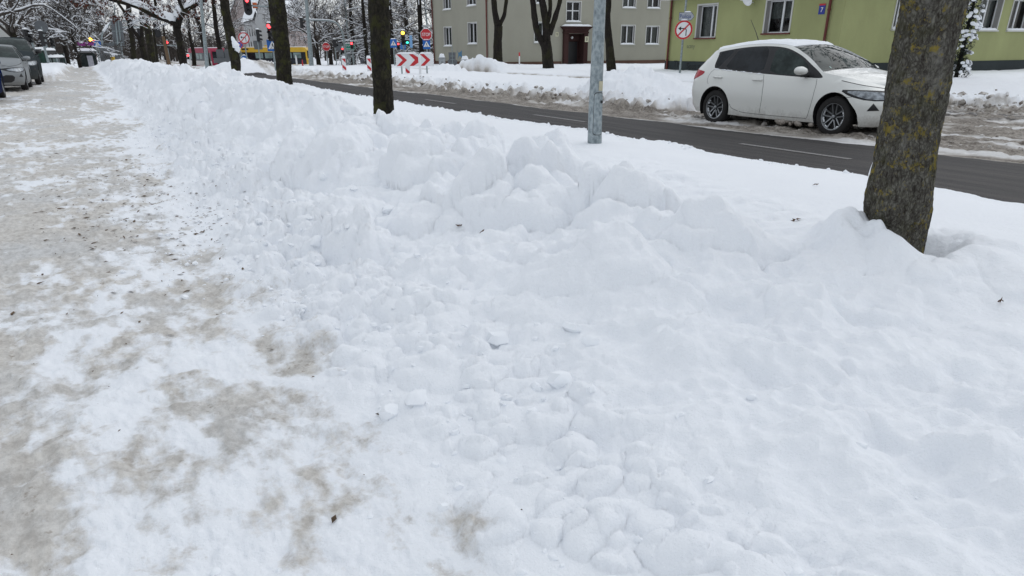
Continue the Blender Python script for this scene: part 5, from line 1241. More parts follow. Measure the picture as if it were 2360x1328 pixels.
# chevron board: two panels on grey legs, white tube post in front
root, b = pole_root('chevron_board', 956, 39.5, 'long red and white chevron board on grey legs in the snow of the island', 'road sign')
z0, z1 = zat(956, 153, 39.5)-b.z, zat(956, 124, 39.5)-b.z; H = z1-z0; Wd = 1.86; x0 = -.96
for k, (xa_, wd) in enumerate(((x0, 1.13), (x0+1.15, .72))):
    m = MB(); m.box((xa_+wd/2, .01, (z0+z1)/2), (wd, .025, H)); p = m.build('board_panel', M_WHITE, root)
    m = MB(); ch = [(0, H/2-.02), (.20, H/2-.02), (.52, 0), (.20, -H/2+.02), (0, -H/2+.02), (.30, 0)]
    for xo in ((.03, .66) if k == 0 else (.05,)):
        pts = [(min(xo+u, wd-.015), v) for u, v in ch]
        if k == 0 and xo > .5: pts = [(xo, H/2-.02), (xo+.2, H/2-.02), (wd-.02, .12), (wd-.02, -.12), (xo+.2, -H/2+.02), (xo, -H/2+.02), (xo+.28, 0)]
        m.prism(pts, .004, T(xa_, -.0075, (z0+z1)/2))
    m.build('red_chevrons', M_RED, p)
    snow_cap(p, wd*.9, .08, .07, (xa_+wd/2, .01, z1-.004), seed=k)
for xx in (-.70, .56): m = MB(); m.box((xx, .06, z0/2-.2), (.07, .06, z0+.5)); m.build('leg', M_GALV, root)
root, b = pole_root('guide_post', 966, 38.6, 'plain white rounded post standing in front of the chevron board', 'post'); m = MB(); zt = zat(966, 126, 38.6)-b.z; m.tube([(0, 0, -.3), (0, 0, zt-.06), (0, 0, zt-.02), (0, 0, zt)], [.06, .06, .05, .02], 14); m.build('post', M_WHITE, root, smooth=True)
def beacon(px, yt, yb, r, label):
    root, b = pole_root('traffic_beacon', px, r, label, 'beacon', 'red and white striped beacon boards on the island'); z0, z1 = zat(px, yb, r)-b.z-.1, zat(px, yt, r)-b.z; w = .24; h = z1-z0
    m = MB(); m.box((0, 0, (z0+z1)/2), (w, .05, h)); p = m.build('board', M_WHITE, root); m = MB(); k = 0; zz = z1-.03
    while zz > z0-.1:
        a, c = zz, zz-.17; sl = .19; poly = [(-w/2+.015, a), (w/2-.015, a-sl+.0), (w/2-.015, a-sl-.17), (-w/2+.015, c)]
        if k == 0: poly = [(-w/2+.015, a), (w/2-.015, a), (w/2-.015, a-sl-.05)]
        poly = [(x, max(z0, z)) for x, z in poly]; m.prism(poly, .004, T(0, -.0285, 0)); zz -= .36 if k else .30; k += 1
    m.build('red_stripes', M_RED, p); snow_cap(p, w*1.1, .12, .12, (0, 0, z1-.003), n=6, seed=int(px)); m = MB(); m.tube([(0, .05, -.5), (0, .05, z0+.3)], .025, 8); m.build('pole', M_GALV, root)
beacon(790, 134, 164, 47, 'striped beacon board left of the middle trunk, farther from it')
beacon(848, 134, 167, 45, 'striped beacon board standing close to the left of the middle trunk')
beacon(937, 140, 171, 40.2, 'striped beacon board seen below the chevron board')
# junction beyond, centre
root, b = pole_root('direction_sign', 808, 88.0, 'green direction sign with pointed right end on two posts under a red signal', 'road sign')
zc = zat(808, 108.5, 88)-b.z; w, h = 1.22, .66; pl = [(-w*.5, -h/2), (w*.32, -h/2), (w*.5, 0), (w*.32, h/2), (-w*.5, h/2)]
m = MB(); m.prism(pl, .02, T(0, 0, zc)); p = m.build('sign_panel', M_WHITE, root); m = MB(); m.prism([(a*.95, c*.9) for a, c in pl], .006, T(0, -.007, zc)); m.build('green_field', M_GREEN, p)
text('lettering', 'Gryfino', .24, M_WHITE, p, (-.12, -.013, zc+.14)); text('lettering', 'Dartniewo', .24, M_WHITE, p, (-.08, -.013, zc-.16), sx=.85); snow_cap(p, .9, .1, .1, (-.1, 0, zc+h/2), seed=2)
for xx in (-.3, .3): m = MB(); m.tube([(xx, .08, -.3), (xx, .08, zc+.3)], .06, 10); m.build('pole', M_GALV, root)
root, b = pole_root('traffic_light', 812, 80.0, 'pedestrian light glowing red in front of the green direction sign', 'traffic light'); add_pole(root, zat(812, 104, 80)-b.z, .05, y=.14); signal_head(root, zat(812, 104.5, 80)-b.z, 2, 'red', lamp_r=.10)
root, b = pole_root('traffic_light', 790, 84.0, 'small red pedestrian light between the arched mast and far STOP sign', 'traffic light'); add_pole(root, zat(790, 114, 84)-b.z, .045, y=.14); signal_head(root, zat(790.5, 116, 84)-b.z, 2, 'red', s=.75, lamp_r=.10)
root, b = pole_root('traffic_light', 773, 82.0, 'unlit black traffic light turned sideways right of the far STOP sign', 'traffic light', turn=.9); add_pole(root, zat(773, 100, 82)-b.z, .05, y=.0); signal_head(root, zat(773, 100, 82)-b.z, 2, None, s=1.1)
root, b = pole_root('road_sign', 784, 86.0, 'back of a round grey sign right of the far STOP sign', 'road sign'); m = MB(); zz = zat(783, 109, 86)-b.z; m.prism(disc(.42), .02, T(0, .0, zz)); m.build('sign_panel', M_BACK, root); add_pole(root, zz, .04)
# arched mast with hanging signal
def arch_mast():
    r = 80.0; P, Q = pxlimb([(799, 150, 5.5), (796, 120, 5), (792, 90, 4.6), (787, 70, 4.2), (778, 56, 4), (764, 49, 3.8), (740, 47, 3.4), (705, 46, 3), (692, 45, 2.8)], r)
    root = empty('signal_mast', (P[0].x, P[0].y, P[0].z), 0, 'grey arched mast curving over the road with a small signal at its tip', 'signal mast'); P = [p-P[0] for p in P]; P, Q = resample(P, Q, 40)
    m = MB(); m.tube([P[0]-Vector((0, 0, .6))]+P, [Q[0]]+Q, 10); m.build('mast', M_GALV, root, smooth=True); s = MB(); s.tube([p+Vector((0, 0, .07)) for p in P[22:]], [.05]*len(P[22:]), 6); s.build('arm_snow', M_SNOW, root, smooth='all')
    e = P[-2]; h = signal_head(root, e.z-.3, 3, None, e.x, e.y, s=.9, turn=face_rz(20, 70)+.9)
arch_mast()
def straight_pole(px0, yb, px1, yt, w0, w1, r, label, name='lamp_post', mat=None):
    P, Q = pxlimb([(px0, yb, w0), (px1, yt, w1)], r); root = empty(name, (P[0].x, P[0].y, P[0].z), 0, label, 'lamp post'); d = P[1]-P[0]
    m = MB(); m.tube([-d.normalized()*.6, d, d+d.normalized()*2.0], [Q[0], Q[1], Q[1]*.8], 14); m.build('pole', mat or M_GALV, root, smooth=True)
    m = MB(); t = d+d.normalized()*2.0; m.tube([t, t+Vector((0, 0, .8)), t+Vector((.5, 0, 1.2)), t+Vector((1.3, 0, 1.3))], .04, 8); m.box(t+Vector((1.6, 0, 1.3)), (.7, .25, .12)); m.build('lamp_arm', M_GALV, root, smooth=30); return root
straight_pole(718, 152, 704, -20, 11, 7, 70, 'tall grey pole rising between the thick dark trunk and the far STOP sign')
straight_pole(808, 150, 793, -20, 4.5, 3, 95, 'thin far pole behind the green direction sign')
straight_pole(993, 140, 976, -20, 5, 3.4, 90, 'thin far pole rising behind the near STOP sign')
straight_pole(479, 168, 461, -20, 9.5, 6.5, 46, 'slim grey lamp post right of the low forked tree')
# signal over the road on its arm
def over_signal():
    r = 60.0; P, Q = pxlimb([(640, 150, 6), (632, 60, 5), (627, 16, 4.5)], r); root = empty('signal_mast', tuple(P[0]), 0, 'red traffic light on an oval black board hung from an arm across the sky', 'signal mast'); O = P[0]
    e = Vector(atR(574, 13, r))-O; m = MB(); m.tube([Vector((0, 0, -.5)), P[1]-O, P[2]-O], [.10, .09, .08], 12); m.tube([P[2]-O, e], .05, 8); m.build('mast', M_GALV, root, smooth=True)
    h = signal_head(root, e.z, 3, 'red', e.x-.12, e.y-.1, backboard=True, turn=face_rz(10, 60), s=.92, lamp_r=.115)
    q = MB(); q.box((e.x+.42, e.y+.1, e.z+.02), (.30, .12, .36)); q.build('side_plate', plain('orange_plate', (.55, .13, .04), .5), h)
over_signal()
root, b = pole_root('traffic_light', 597, 62.0, 'unlit traffic light side on above the back of a square sign', 'traffic light', turn=1.35); add_pole(root, zat(595, 72, 62)-b.z, .05, y=0); signal_head(root, zat(593.5, 82, 62)-b.z, 3, None, s=.8, y=-.1)
m = MB(); m.box((0, 0, zat(594, 104, 62)-b.z), (.60, .02, .60), -1.35); m.build('sign_back', M_BACK, root)
root, b = pole_root('traffic_light', 630, 52.0, 'traffic light glowing red peeking out left of the thick dark trunk', 'traffic light'); add_pole(root, zat(630, 60, 52)-b.z, .05, y=.14); signal_head(root, zat(628, 74, 52)-b.z, 3, 'red', x=-.02, s=1.0, lamp_r=.12, turn=-.3); sign_crossing(root, zat(630, 105, 52)-b.z, .66)
root, b = pole_root('road_sign', 567, 56.0, 'round no left turn sign left of the yellow bus windows', 'road sign'); add_pole(root, zat(565, 90, 56)-b.z, .04, y=.08); sign_round(root, zat(565, 88, 56)-b.z, .72, 'noleft')
root, b = pole_root('road_sign', 555, 70.0, 'small round no stopping sign in red and blue beside the slim leaning trunk', 'road sign'); add_pole(root, zat(555, 100, 70)-b.z, .04, y=.08); p = sign_round(root, zat(555, 104, 70)-b.z, .54, 'nostop'); m = MB(); m.prism([(-.12, -.1), (.12, -.1), (0, .12)], .01, T(0, 0, zat(556, 114, 70)-b.z)); m.build('yellow_triangle', M_YELLOW, p)
root, b = pole_root('road_sign', 561, 66.0, 'low blue keep right sign poking out of the heap of snow', 'road sign'); sign_round(root, zat(561, 136, 66)-b.z, .56, 'keepright'); add_pole(root, zat(561, 136, 66)-b.z, .04, y=.08)
# --- left part
root, b = pole_root('bus_stop_pole', 434, 90.0, 'low red light on a white post left of the red bus', 'traffic light'); m = MB(); m.tube([(0, 0, -.2), (0, 0, 1.6)], .09, 10); m.build('post', M_WHITE, root); signal_head(root, zat(433, 131, 90)-b.z, 2, 'red', x=-.1, y=-.15, s=.75, lamp_r=.13)
def left_signals():
    for px, py, r, n, lit, lb, s in ((213, 96, 92, 2, 'both', 'amber red traffic light above the bus shelter at the left', 1.15), (222, 101, 96, 2, 'red', 'pinkish red traffic light just right of the amber one', 1.05), (211.5, 135, 95, 2, 'red', 'low red pedestrian light right of the bus shelter', .9), (386, 102, 88, 2, 'red', 'red traffic light between the wooden stake and the low forked tree', 1.0)):
        root, b = pole_root('traffic_light', px+2, r, lb, 'traffic light'); add_pole(root, zat(px, py, r)-b.z, .05, y=.14); signal_head(root, zat(px, py, r)-b.z, n, lit, s=s, lamp_r=.13)
    for px, py, r, n, tn, lb in ((66, 85, 60, 3, .6, 'dark traffic light seen from behind just over the grey van'), (76, 88, 66, 2, 2.9, 'square dark signal box on a pole right of the van roof'), (101, 89, 58, 3, 1.4, 'dark traffic light side on with three hoods left of the bench'), (123, 97, 64, 2, 2.9, 'small dark signal on the pole behind the bench')):
        root, b = pole_root('traffic_light', px+4, r, lb, 'traffic light', turn=tn); add_pole(root, zat(px, py-14, r)-b.z, .07, y=.0); signal_head(root, zat(px, py, r)-b.z, n, None, s=.85, back=abs(tn-2.9) < .1)
    root, b = pole_root('road_sign', 110, 63, 'back of a grey octagonal sign above the bench', 'road sign'); zz = zat(108, 62, 63)-b.z; m = MB(); m.prism(octagon(.42), .02, T(0, 0, zz)); m.build('sign_panel', M_BACK, root); add_pole(root, zz, .07)
    root, b = pole_root('road_sign', 229, 90, 'small blue sign left of the big sign panel', 'road sign'); zz = zat(229, 102, 90)-b.z; sign_crossing(root, zz, .6); add_pole(root, zz, .05, y=.08)
left_signals()
def gantry():
    r = 74.0; O = Vector(atR(273, 142, r)); O.z = gz(O.x, O.y); root = empty('sign_gantry', tuple(O), 0, 'back of a tall grey sign panel on posts with beams across the road', 'sign'); L = lambda x, y: Vector(atR(x, y, r))-O
    def quad(mb, pts, t=.08):
        v = [L(*p) for p in pts]; n_ = (v[1]-v[0]).cross(v[2]-v[0]).normalized()*t; mb.add(v+[q+n_ for q in v], [(0, 1, 2, 3), (7, 6, 5, 4), (0, 4, 5, 1), (1, 5, 6, 2), (2, 6, 7, 3), (3, 7, 4, 0)])
    m = MB(); quad(m, [(262, 107), (288, 107), (281, 48), (255, 48)]); m.build('sign_back', M_BACK, root)
    m = MB(); quad(m, [(238, 107), (262, 107), (261, 99), (237, 99)]); m.build('lower_panel', M_BACK, root)
    m = MB()
    for a, c, w in (((276, 146), (264, 30), .07), ((284, 146), (272, 46), .06), ((257, 72), (285, 72), .03), ((258, 99), (287, 99), .03)): m.tube([L(*a)+Vector((0, -.1, 0)), L(*c)+Vector((0, -.1, 0))], w, 8)
    m.tube([L(264, 47), L(264, 12)], .04, 8); m.build('posts', M_GALV, root, smooth=True)
    m = MB(); m.tube([L(281, 48.5), L(372, 45)], .07, 8); m.tube([L(284, 63), L(345, 62)], .05, 8); m.build('beam', M_GALV, root, smooth=True)
    m = MB(); m.tube([L(242, 146), L(234, 84), L(238, 72), L(246, 62), L(256, 52)], .08, 8); m.build('curved_post', M_GALV, root, smooth=True); m = MB(); m.tube([L(235.5, 82), L(238.5, 71), L(246, 60.5), L(255, 51)], [.03, .10, .11, .05], 6); m.build('arm_snow', M_SNOW, root, smooth='all')
    h = signal_head(root, L(362, 68).z, 3, None, L(362, 68).x, L(362, 68).y, backboard=True, back=True, s=.9); h2 = signal_head(root, L(320, 76).z, 3, None, L(320, 76).x, L(320, 76).y, s=.7, turn=1.4)
    m = MB(); quad(m, [(232, 141), (283, 141), (280, 109), (229, 109)], .3); m.build('barrier_mesh', plain('dull_mesh', (.12, .125, .13), .8, var=.5, scale=1.2), root)
    m = MB(); p0, p1 = L(356, 104), L(410, 106); m.tube([p0, p1], .035, 6); m.build('far_wire_arm', M_GALV, root)
gantry()
def grey_panels():
    root, b = pole_root('advert_panel', 516, 92, 'pair of plain grey panels standing behind the slim leaning trunk', 'panel', turn=.05); z0, z1 = zat(516, 142, 92)-b.z, zat(516, 114, 92)-b.z
    for k in (-1, 1): m = MB(); m.box((k*.42, 0, (z0+z1)/2), (.78, .1, z1-z0)); m.build('panel', M_BACK, root)
    m = MB(); m.box((0, -.2, z0+.1), (2.4, .2, .5)); m.build('barrier', M_BACK, root)
grey_panels()
def bench():
    root, b = pole_root('park_bench', 124, 60, 'snow covered bench standing on the raised snow at the left', 'bench', turn=1.15); z = .30
    for xx in (-.7, .7): m = MB(); m.tube([(xx, .05, -.3), (xx, .05, z), (xx, .25, z+.35)], .03, 6); m.box((xx, -.1, z/2), (.06, .06, z)); m.build('leg', M_DARK, root)
    m = MB(); m.box((0, -.05, z), (1.7, .42, .06)); m.build('seat', M_DARK, root); m = MB(); m.box((0, .24, z+.30), (1.7, .05, .36), M=Matrix.Rotation(R(-12), 3, 'X')); m.build('backrest', M_DARK, root)
    snow_cap(root, 1.8, .5, .16, (0, -.04, z+.03), seed=1); snow_cap(root, 1.75, .20, .14, (0, .30, z+.45), name='snow_ridge', seed=2)
bench()
def container():
    root, b = pole_root('waste_container', 91, 66, 'dark green metal container with snow on top right of the grey van', 'container', turn=-.15); H = zat(90, 113, 60)-b.z; m = MB(); m.prism([(-.68, 0), (.68, 0), (.72, H*.9), (.55, H), (-.55, H), (-.72, H*.9)], 1.4, T(0, 0, 0)); m.build('body', plain('dark_green_metal', (.012, .05, .035), .5, var=.25), root, bevel=.02)
    for k in range(5): m = MB(); m.box((-.52+.26*k, -.02, H*.45), (.04, .04, H*.8)); m.build('rib', M_GREEN if 0 else plain('dark_green_rib', (.010, .04, .03), .5), root)
    snow_cap(root, 1.2, 1.4, .12, (0, .7, H), seed=4)
container()
def fence_left():
    root, b = pole_root('mesh_fence', 124, 72, 'low dark green fence running right of the container behind the bench', 'fence', turn=.1); H = zat(138, 125, 62)-b.z
    m = MB(); m.box((0, 0, H*.5), (1.3, .04, H)); m.build('panel', plain('fence_green', (.02, .045, .04), .7, var=.3), root)
    for k in range(4): m = MB(); m.box((-.66+.44*k, -.04, H*.5), (.06, .06, H+.1)); m.build('post', M_STEEL, root)
fence_left()
def shelter():
    root, b = pole_root('bus_shelter', 196, 88, 'small glazed bus shelter with a snowy roof behind the rounded tree', 'bus shelter'); H = zat(196, 121, 88)-b.z
    for xx in (-.85, .85):
        for yy in (0, 1.2): m = MB(); m.box((xx, yy, H/2), (.08, .08, H)); m.build('post', M_DARK, root)
    m = MB(); m.box((0, .6, H+.06), (2.0, 1.6, .14)); m.build('roof', M_STEEL, root); m = MB(); m.box((0, 1.2, H*.55), (1.62, .03, H*.8)); m.build('glass_wall', M_GLASS2, root)
    m = MB(); m.box((.3, .9, H*.45), (.5, .05, 1.1)); m.build('poster', plain('pale_poster', (.5, .5, .55), .6), root); m = MB(); m.box((.2, 0, H+.75), (1.4, .1, .3)); m.build('shop_sign', plain('violet_sign', (.25, .03, .22), .5), root); snow_cap(root, 2.1, 1.7, .22, (0, .6, H+.13), seed=6)
shelter()
root, b = pole_root('bollard', 257, 66, 'yellow bollard capped with a ball of snow below the big sign panel', 'bollard'); H = zat(257, 131, 66)-b.z; m = MB(); m.tube([(0, 0, -.3), (0, 0, H)], .13, 14); m.build('post', M_YELLOW, root, smooth=True)
m = MB(); m.lathe([(.001, .30), (.12, .25), (.18, .12), (.15, 0), (.001, -.02)], 14, T(0, 0, H)); m.build('snow_ball', M_SNOW, root, smooth='all')
root, b = pole_root('guide_post', 686, 72, 'white pointed snow topped post in front of the yellow bus door', 'post'); H = zat(676, 130, 72)-b.z; m = MB(); m.tube([(-.2, 0, -.3), (-.2, 0, H-.2), (-.2, 0, H+.1)], [.07, .07, .02], 8); m.build('post', M_WHITE, root); m = MB(); m.tube([(.3, 0, -.3), (.3, 0, H-.6), (.3, 0, H-.25)], [.07, .07, .02], 8); m.build('post', M_RED, root)
# utility boxes by the grey block
def cabinet(px, x0, x1, yt, r, label, mat, cap=True, depth=.4, door=True):
    root, b = pole_root('utility_cabinet', px, r, label, 'cabinet'); q0, q1 = Vector(atR(x0, 140, r)), Vector(atR(x1, 140, r)); w = (q1-q0).length; H = zat(px, yt, r)-b.z
    m = MB(); m.box((0, depth/2, H/2-.1), (w, depth, H+.2)); m.box((0, depth/2, H+.02), (w+.06, depth+.06, .05)); m.build('body', mat, root, bevel=.01)
    if door:
        for k in (-1, 1): m = MB(); m.box((k*w*.24, -.008, H*.52), (w*.44, .012, H*.86)); d = m.build('door', mat, root); m = MB(); m.box((k*.04, -.02, H*.5), (.02, .02, .10)); m.build('handle', M_DARK, d)
    if cap: snow_cap(root, w*.9, depth, .22, (0, depth/2, H+.04), seed=int(px), n=6)
M_CAB = plain('pale_cabinet', (.33, .35, .36), .5, var=.15)
cabinet(1018, 1012, 1027, 134, 56, 'narrow pale utility cabinet at the left corner of the grey block', M_CAB); cabinet(1071, 1063, 1082, 139, 55, 'wide pale utility cabinet beside the blue painted mark', M_CAB)
root, b = pole_root('sign_stand', 1042, 55, 'dark temporary board on a thin pole before the grey block', 'sign'); m = MB(); H = zat(1042, 121, 55)-b.z; m.prism([(-.28, 0), (.30, 0), (.33, H*.45), (.22, H*.5), (.24, H), (-.26, H), (-.24, H*.5), (-.34, H*.45)], .12, T(0, 0, 0)); m.build('board', M_BACK, root); m = MB(); m.tube([(0, -.05, 0), (0, -.05, zat(1040, 106, 55)-b.z)], .025, 8); m.build('pole', M_GALV, root)
for k in range(3): m = MB(); m.box((0, -.09, H*(.25+.25*k)), (.28, .02, .03)); m.build('clamp', M_GALV, root)
root, b = pole_root('marker_post', 1197, 58, 'thin white marker post with red tip on the lawn by the stone doorway', 'post'); H = zat(1197, 121, 58)-b.z; m = MB(); m.tube([(0, 0, -.3), (0, 0, H-.25)], .045, 8); m.build('post', M_WHITE, root); m = MB(); m.tube([(0, 0, H-.25), (0, 0, H)], .05, 8); m.build('tip', M_RED, root)
# the galvanised lamp post in the verge
def lamp_post():
    r = 9.45*1.0; P, Q = pxlimb([(1370, 345, 33), (1372, 250, 31), (1377, 130, 29), (1383, 0, 27)], r); root = empty('lamp_post', tuple(P[0]), 0, 'thick galvanised lamp post with an oval service door in the verge snow', 'lamp post'); O = P[0]; P = [p-O for p in P]
    d = (P[-1]-P[0]).normalized(); m = MB(); m.tube([P[0]-Vector((0, 0, .5))]+P+[P[-1]+d*5.5], [Q[0]*1.0]+Q+[Q[-1]*.6], 40); m.tube([P[0]-Vector((0, 0, .3)), P[0]+Vector((0, 0, .06))], [Q[0]*1.12, Q[0]*1.12], 32)
    t = NT('zinc_spangle'); v = t.n('ShaderNodeTexVoronoi'); tc = t.n('ShaderNodeTexCoord'); mp = t.n('ShaderNodeMapping'); mp.inputs['Scale'].default_value = (1, 1, .6); t.l(tc.outputs['Object'], mp.inputs[0]); t.l(mp.outputs[0], v.inputs['Vector']); v.inputs['Scale'].default_value = 26; v.feature = 'F1'
    nn = t.noise(11, 8, .7, dist=1.2); f = t.math('ADD', t.math('MULTIPLY', nn, .8), t.math('MULTIPLY', v.outputs['Distance'], .3)); c = t.mix(t.ramp(f, .40, .66), (.155, .19, .205, 1), (.33, .375, .39, 1)); t.set(Base_Color=c, Roughness=.5, Metallic=.35); zinc = t.m
    m.build('pole', zinc, root, smooth=True)
    top = P[-1]+d*5.5; m = MB(); m.tube([top, top+Vector((.1, 0, .5)), top+Vector((.9, 0, .8)), top+Vector((1.6, 0, .85))], .045, 10); m.box(top+Vector((2.0, 0, .85)), (.8, .28, .14)); m.build('lamp_arm', M_GALV, root, smooth=30)
    # service door: curved plate following the post, facing the viewer a little to the right
    a0 = math.atan2(-O.y, -O.x); zc0, zc1 = zat(1375, 309, r)-O.z, zat(1375, 214, r)-O.z; m = MB(); g = MB(); n = 14; k = 60
    def plate(mb, off, grow, cen, wid):
        vs = []; cols_ = 17
        for j in range(k+1):
            z = zc0-grow+(zc1-zc0+2*grow)*j/k; e = min(j, k-j)/k*(zc1-zc0+2*grow); cr_ = .035; hwid = (wid+grow*2/Q[0]) - (2*(cr_-math.sqrt(max(0, cr_*cr_-(cr_-e)**2)))/Q[0] if e < cr_ else 0)
            f = (z-P[0].z)/(P[-1].z-P[0].z); ax = P[0].lerp(P[-1], f); rr = Q[0]+(Q[-1]-Q[0])*f+off
            for i in range(cols_): a = cen+hwid*(i/(cols_-1)*2-1)*.5; vs.append((ax.x+rr*math.cos(a), ax.y+rr*math.sin(a), z))
        mb.add(vs, [(j*cols_+i, j*cols_+i+1, (j+1)*cols_+i+1, (j+1)*cols_+i) for j in range(k) for i in range(cols_-1)])
    cen = a0+.40; plate(g, .0015, .007, cen, 1.35); plate(m, .005, 0, cen, 1.35); dg = g.build('door_gap', M_GAP, root, smooth='all'); dd = m.build('service_door', zinc, root, smooth='all')
    f = (zc1-.08-P[0].z)/(P[-1].z-P[0].z); ax = P[0].lerp(P[-1], f); rr = Q[0]+.006; a = cen+.35; q = MB(); q.cyl((ax.x+rr*math.cos(a), ax.y+rr*math.sin(a), zc1-.10), (ax.x+(rr+.008)*math.cos(a), ax.y+(rr+.008)*math.sin(a), zc1-.10), .016, 10); q.build('lock', M_BLACK, dd)
    s = MB(); zs = zat(1375, 198, r)-O.z; vs = []
    for j in range(2):
        for i in range(6): a = cen-.0+.75*i/5*1; rr = Q[1]*1.0+.004; vs.append((P[1].lerp(P[2], .6).x+rr*math.cos(a), P[1].lerp(P[2], .6).y+rr*math.sin(a), zs-.055+.11*j))
    s.add(vs, [(i, i+1, i+7, i+6) for i in range(5)]); st = s.build('sticker', plain('cream_sticker', (.45, .42, .30), .5), root, smooth='all')
lamp_post()
# ------------------------------------------------------------------ other vehicles
def simple_spec(paint, kind):
    sp = hatch_spec(paint); return sp
def parked(px_y, X, Y, sx, sz, paint, label, rot=0, mir=None, rim=None):
    sp = hatch_spec(paint); sp['rimsnow'] = False
    if mir: sp['mirror_mat'] = mir
    if rim: sp['rim'] = rim
    z = gz(X, Y); o = build_car('parked_car', sp, (X, Y, z), R(-90)+rot, label, 'car', 'cars parked nose first along the left edge'); o.scale = (sx, 1.0, sz)
    return o
silver = parked(0, -2.62, 32.8, 1.0, .98, car_paint('silver_car_paint', (.27, .285, .295, 1), amt=.5, metal=.3), 'dusty silver hatchback between the blue car and the grey van')
van = parked(0, -2.40, 37.6, 1.02, 1.17, car_paint('grey_van_paint', (.045, .054, .058, 1), amt=.3), 'dark grey van with black door mirror parked furthest along', mir=M_DARK)
blue = parked(0, -3.02, 26.0, 1.0, .98, car_paint('blue_car_paint', (.006, .016, .065, 1), amt=.25), 'dark blue car cut off by the left edge of the picture')
def roof_snow(root, sp, name='roof_snow', thick_=.045, x0=-1.64, x1=.20, margin=.93):
    fm = sp['form']; rows = [(x, z, cr) for (x, z, cr, kd) in sp['top'] if x0 <= x <= x1]; n = 22; m = MB(); vs = []
    L = len(rows); rnd = random.Random(2)
    for i, (x, z, cr) in enumerate(rows):
        e = fm.P(x, z)
        for k in range(n+1):
            v = -1+2*k/n; ed = max(0, 1-abs(v)**10)**.5*min(1, (i+.0)/1.5 if i < 2 else 1)*min(1, (L-1-i)/1.5)
            xx = e.x+.10*(1-v*v)*(1 if x > 0 else -1)*.35*sp.get('bow', .1)*10*.1
            vs.append((e.x + sp.get('bow', .1)*(1-v*v)*(1 if x > 0 else -1)*.35, e.y*v*margin, z+cr*(1-(v*margin)**2)+.002+thick_*ed*(.8+.4*rnd.random())))
    m.add(vs, [(i*(n+1)+k, i*(n+1)+k+1, (i+1)*(n+1)+k+1, (i+1)*(n+1)+k) for i in range(L-1) for k in range(n)])
    return m.build(name, M_SNOW, root, smooth='all')
roof_snow(white_car, sp)
def sill_snow(root, sp):
    m = MB(); rnd = random.Random(5); fm = sp['form']
    for k in range(26):
        x = rnd.uniform(-1.40, -.25); z = interp([(-1.4, 1.012), (-1.0, .988), (-0.1, .942)], x)-.002; e = fm.P(x, z); m.lathe([(.001, 1), (.7, .7), (1, 0), (.7, -.5), (.001, -.6)], 7, Matrix.Translation((x, -(e.y+.0), z)) @ Matrix.Diagonal((rnd.uniform(.02, .05), .010, rnd.uniform(.006, .016), 1)))
    m.build('sill_snow', M_SNOW, root, smooth='all')
sill_snow(white_car, sp)
# aerial, wiper, windscreen sticker on the white car
m = MB(); m.tube([(-1.10, 0.0, 1.43), (-1.24, 0.0, 1.66), (-1.40, 0.0, 1.88)], [.009, .006, .004], 6); m.build('aerial', M_DARK, white_car)
m = MB(); m.tube([(1.02, -.30, 1.045), (.93, -.05, 1.115), (.86, .32, 1.145)], .010, 6); m.tube([(1.03, .25, 1.055), (.98, .55, 1.08)], .010, 6); m.build('wiper', M_DARK, white_car)
m = MB(); m.box((.955, -.52, 1.075), (.05, .16, .004), M=Matrix.Rotation(R(29), 3, 'Y')); m.build('inspection_sticker', plain('pale_green_sticker', (.45, .62, .58), .5), white_car)
def slush_clods(root):
    m = MB(); r = random.Random(12)
    for k in range(18):
        x = r.uniform(.2, .93); m.lathe([(.001, 1), (.6, .75), (1, .1), (.6, -.7), (.001, -1)], 7, Matrix.Translation((x, -.80+r.uniform(-.04, .04), .17+r.uniform(-.03, .03))) @ Matrix.Rotation(r.uniform(0, 3), 4, 'X') @ Matrix.Diagonal((r.uniform(.03, .08), .05, r.uniform(.02, .06), 1)))
    m.build('frozen_slush', plain('dirty_ice', (.30, .27, .24), .7, var=.4, scale=20), root, smooth='all')
slush_clods(white_car)
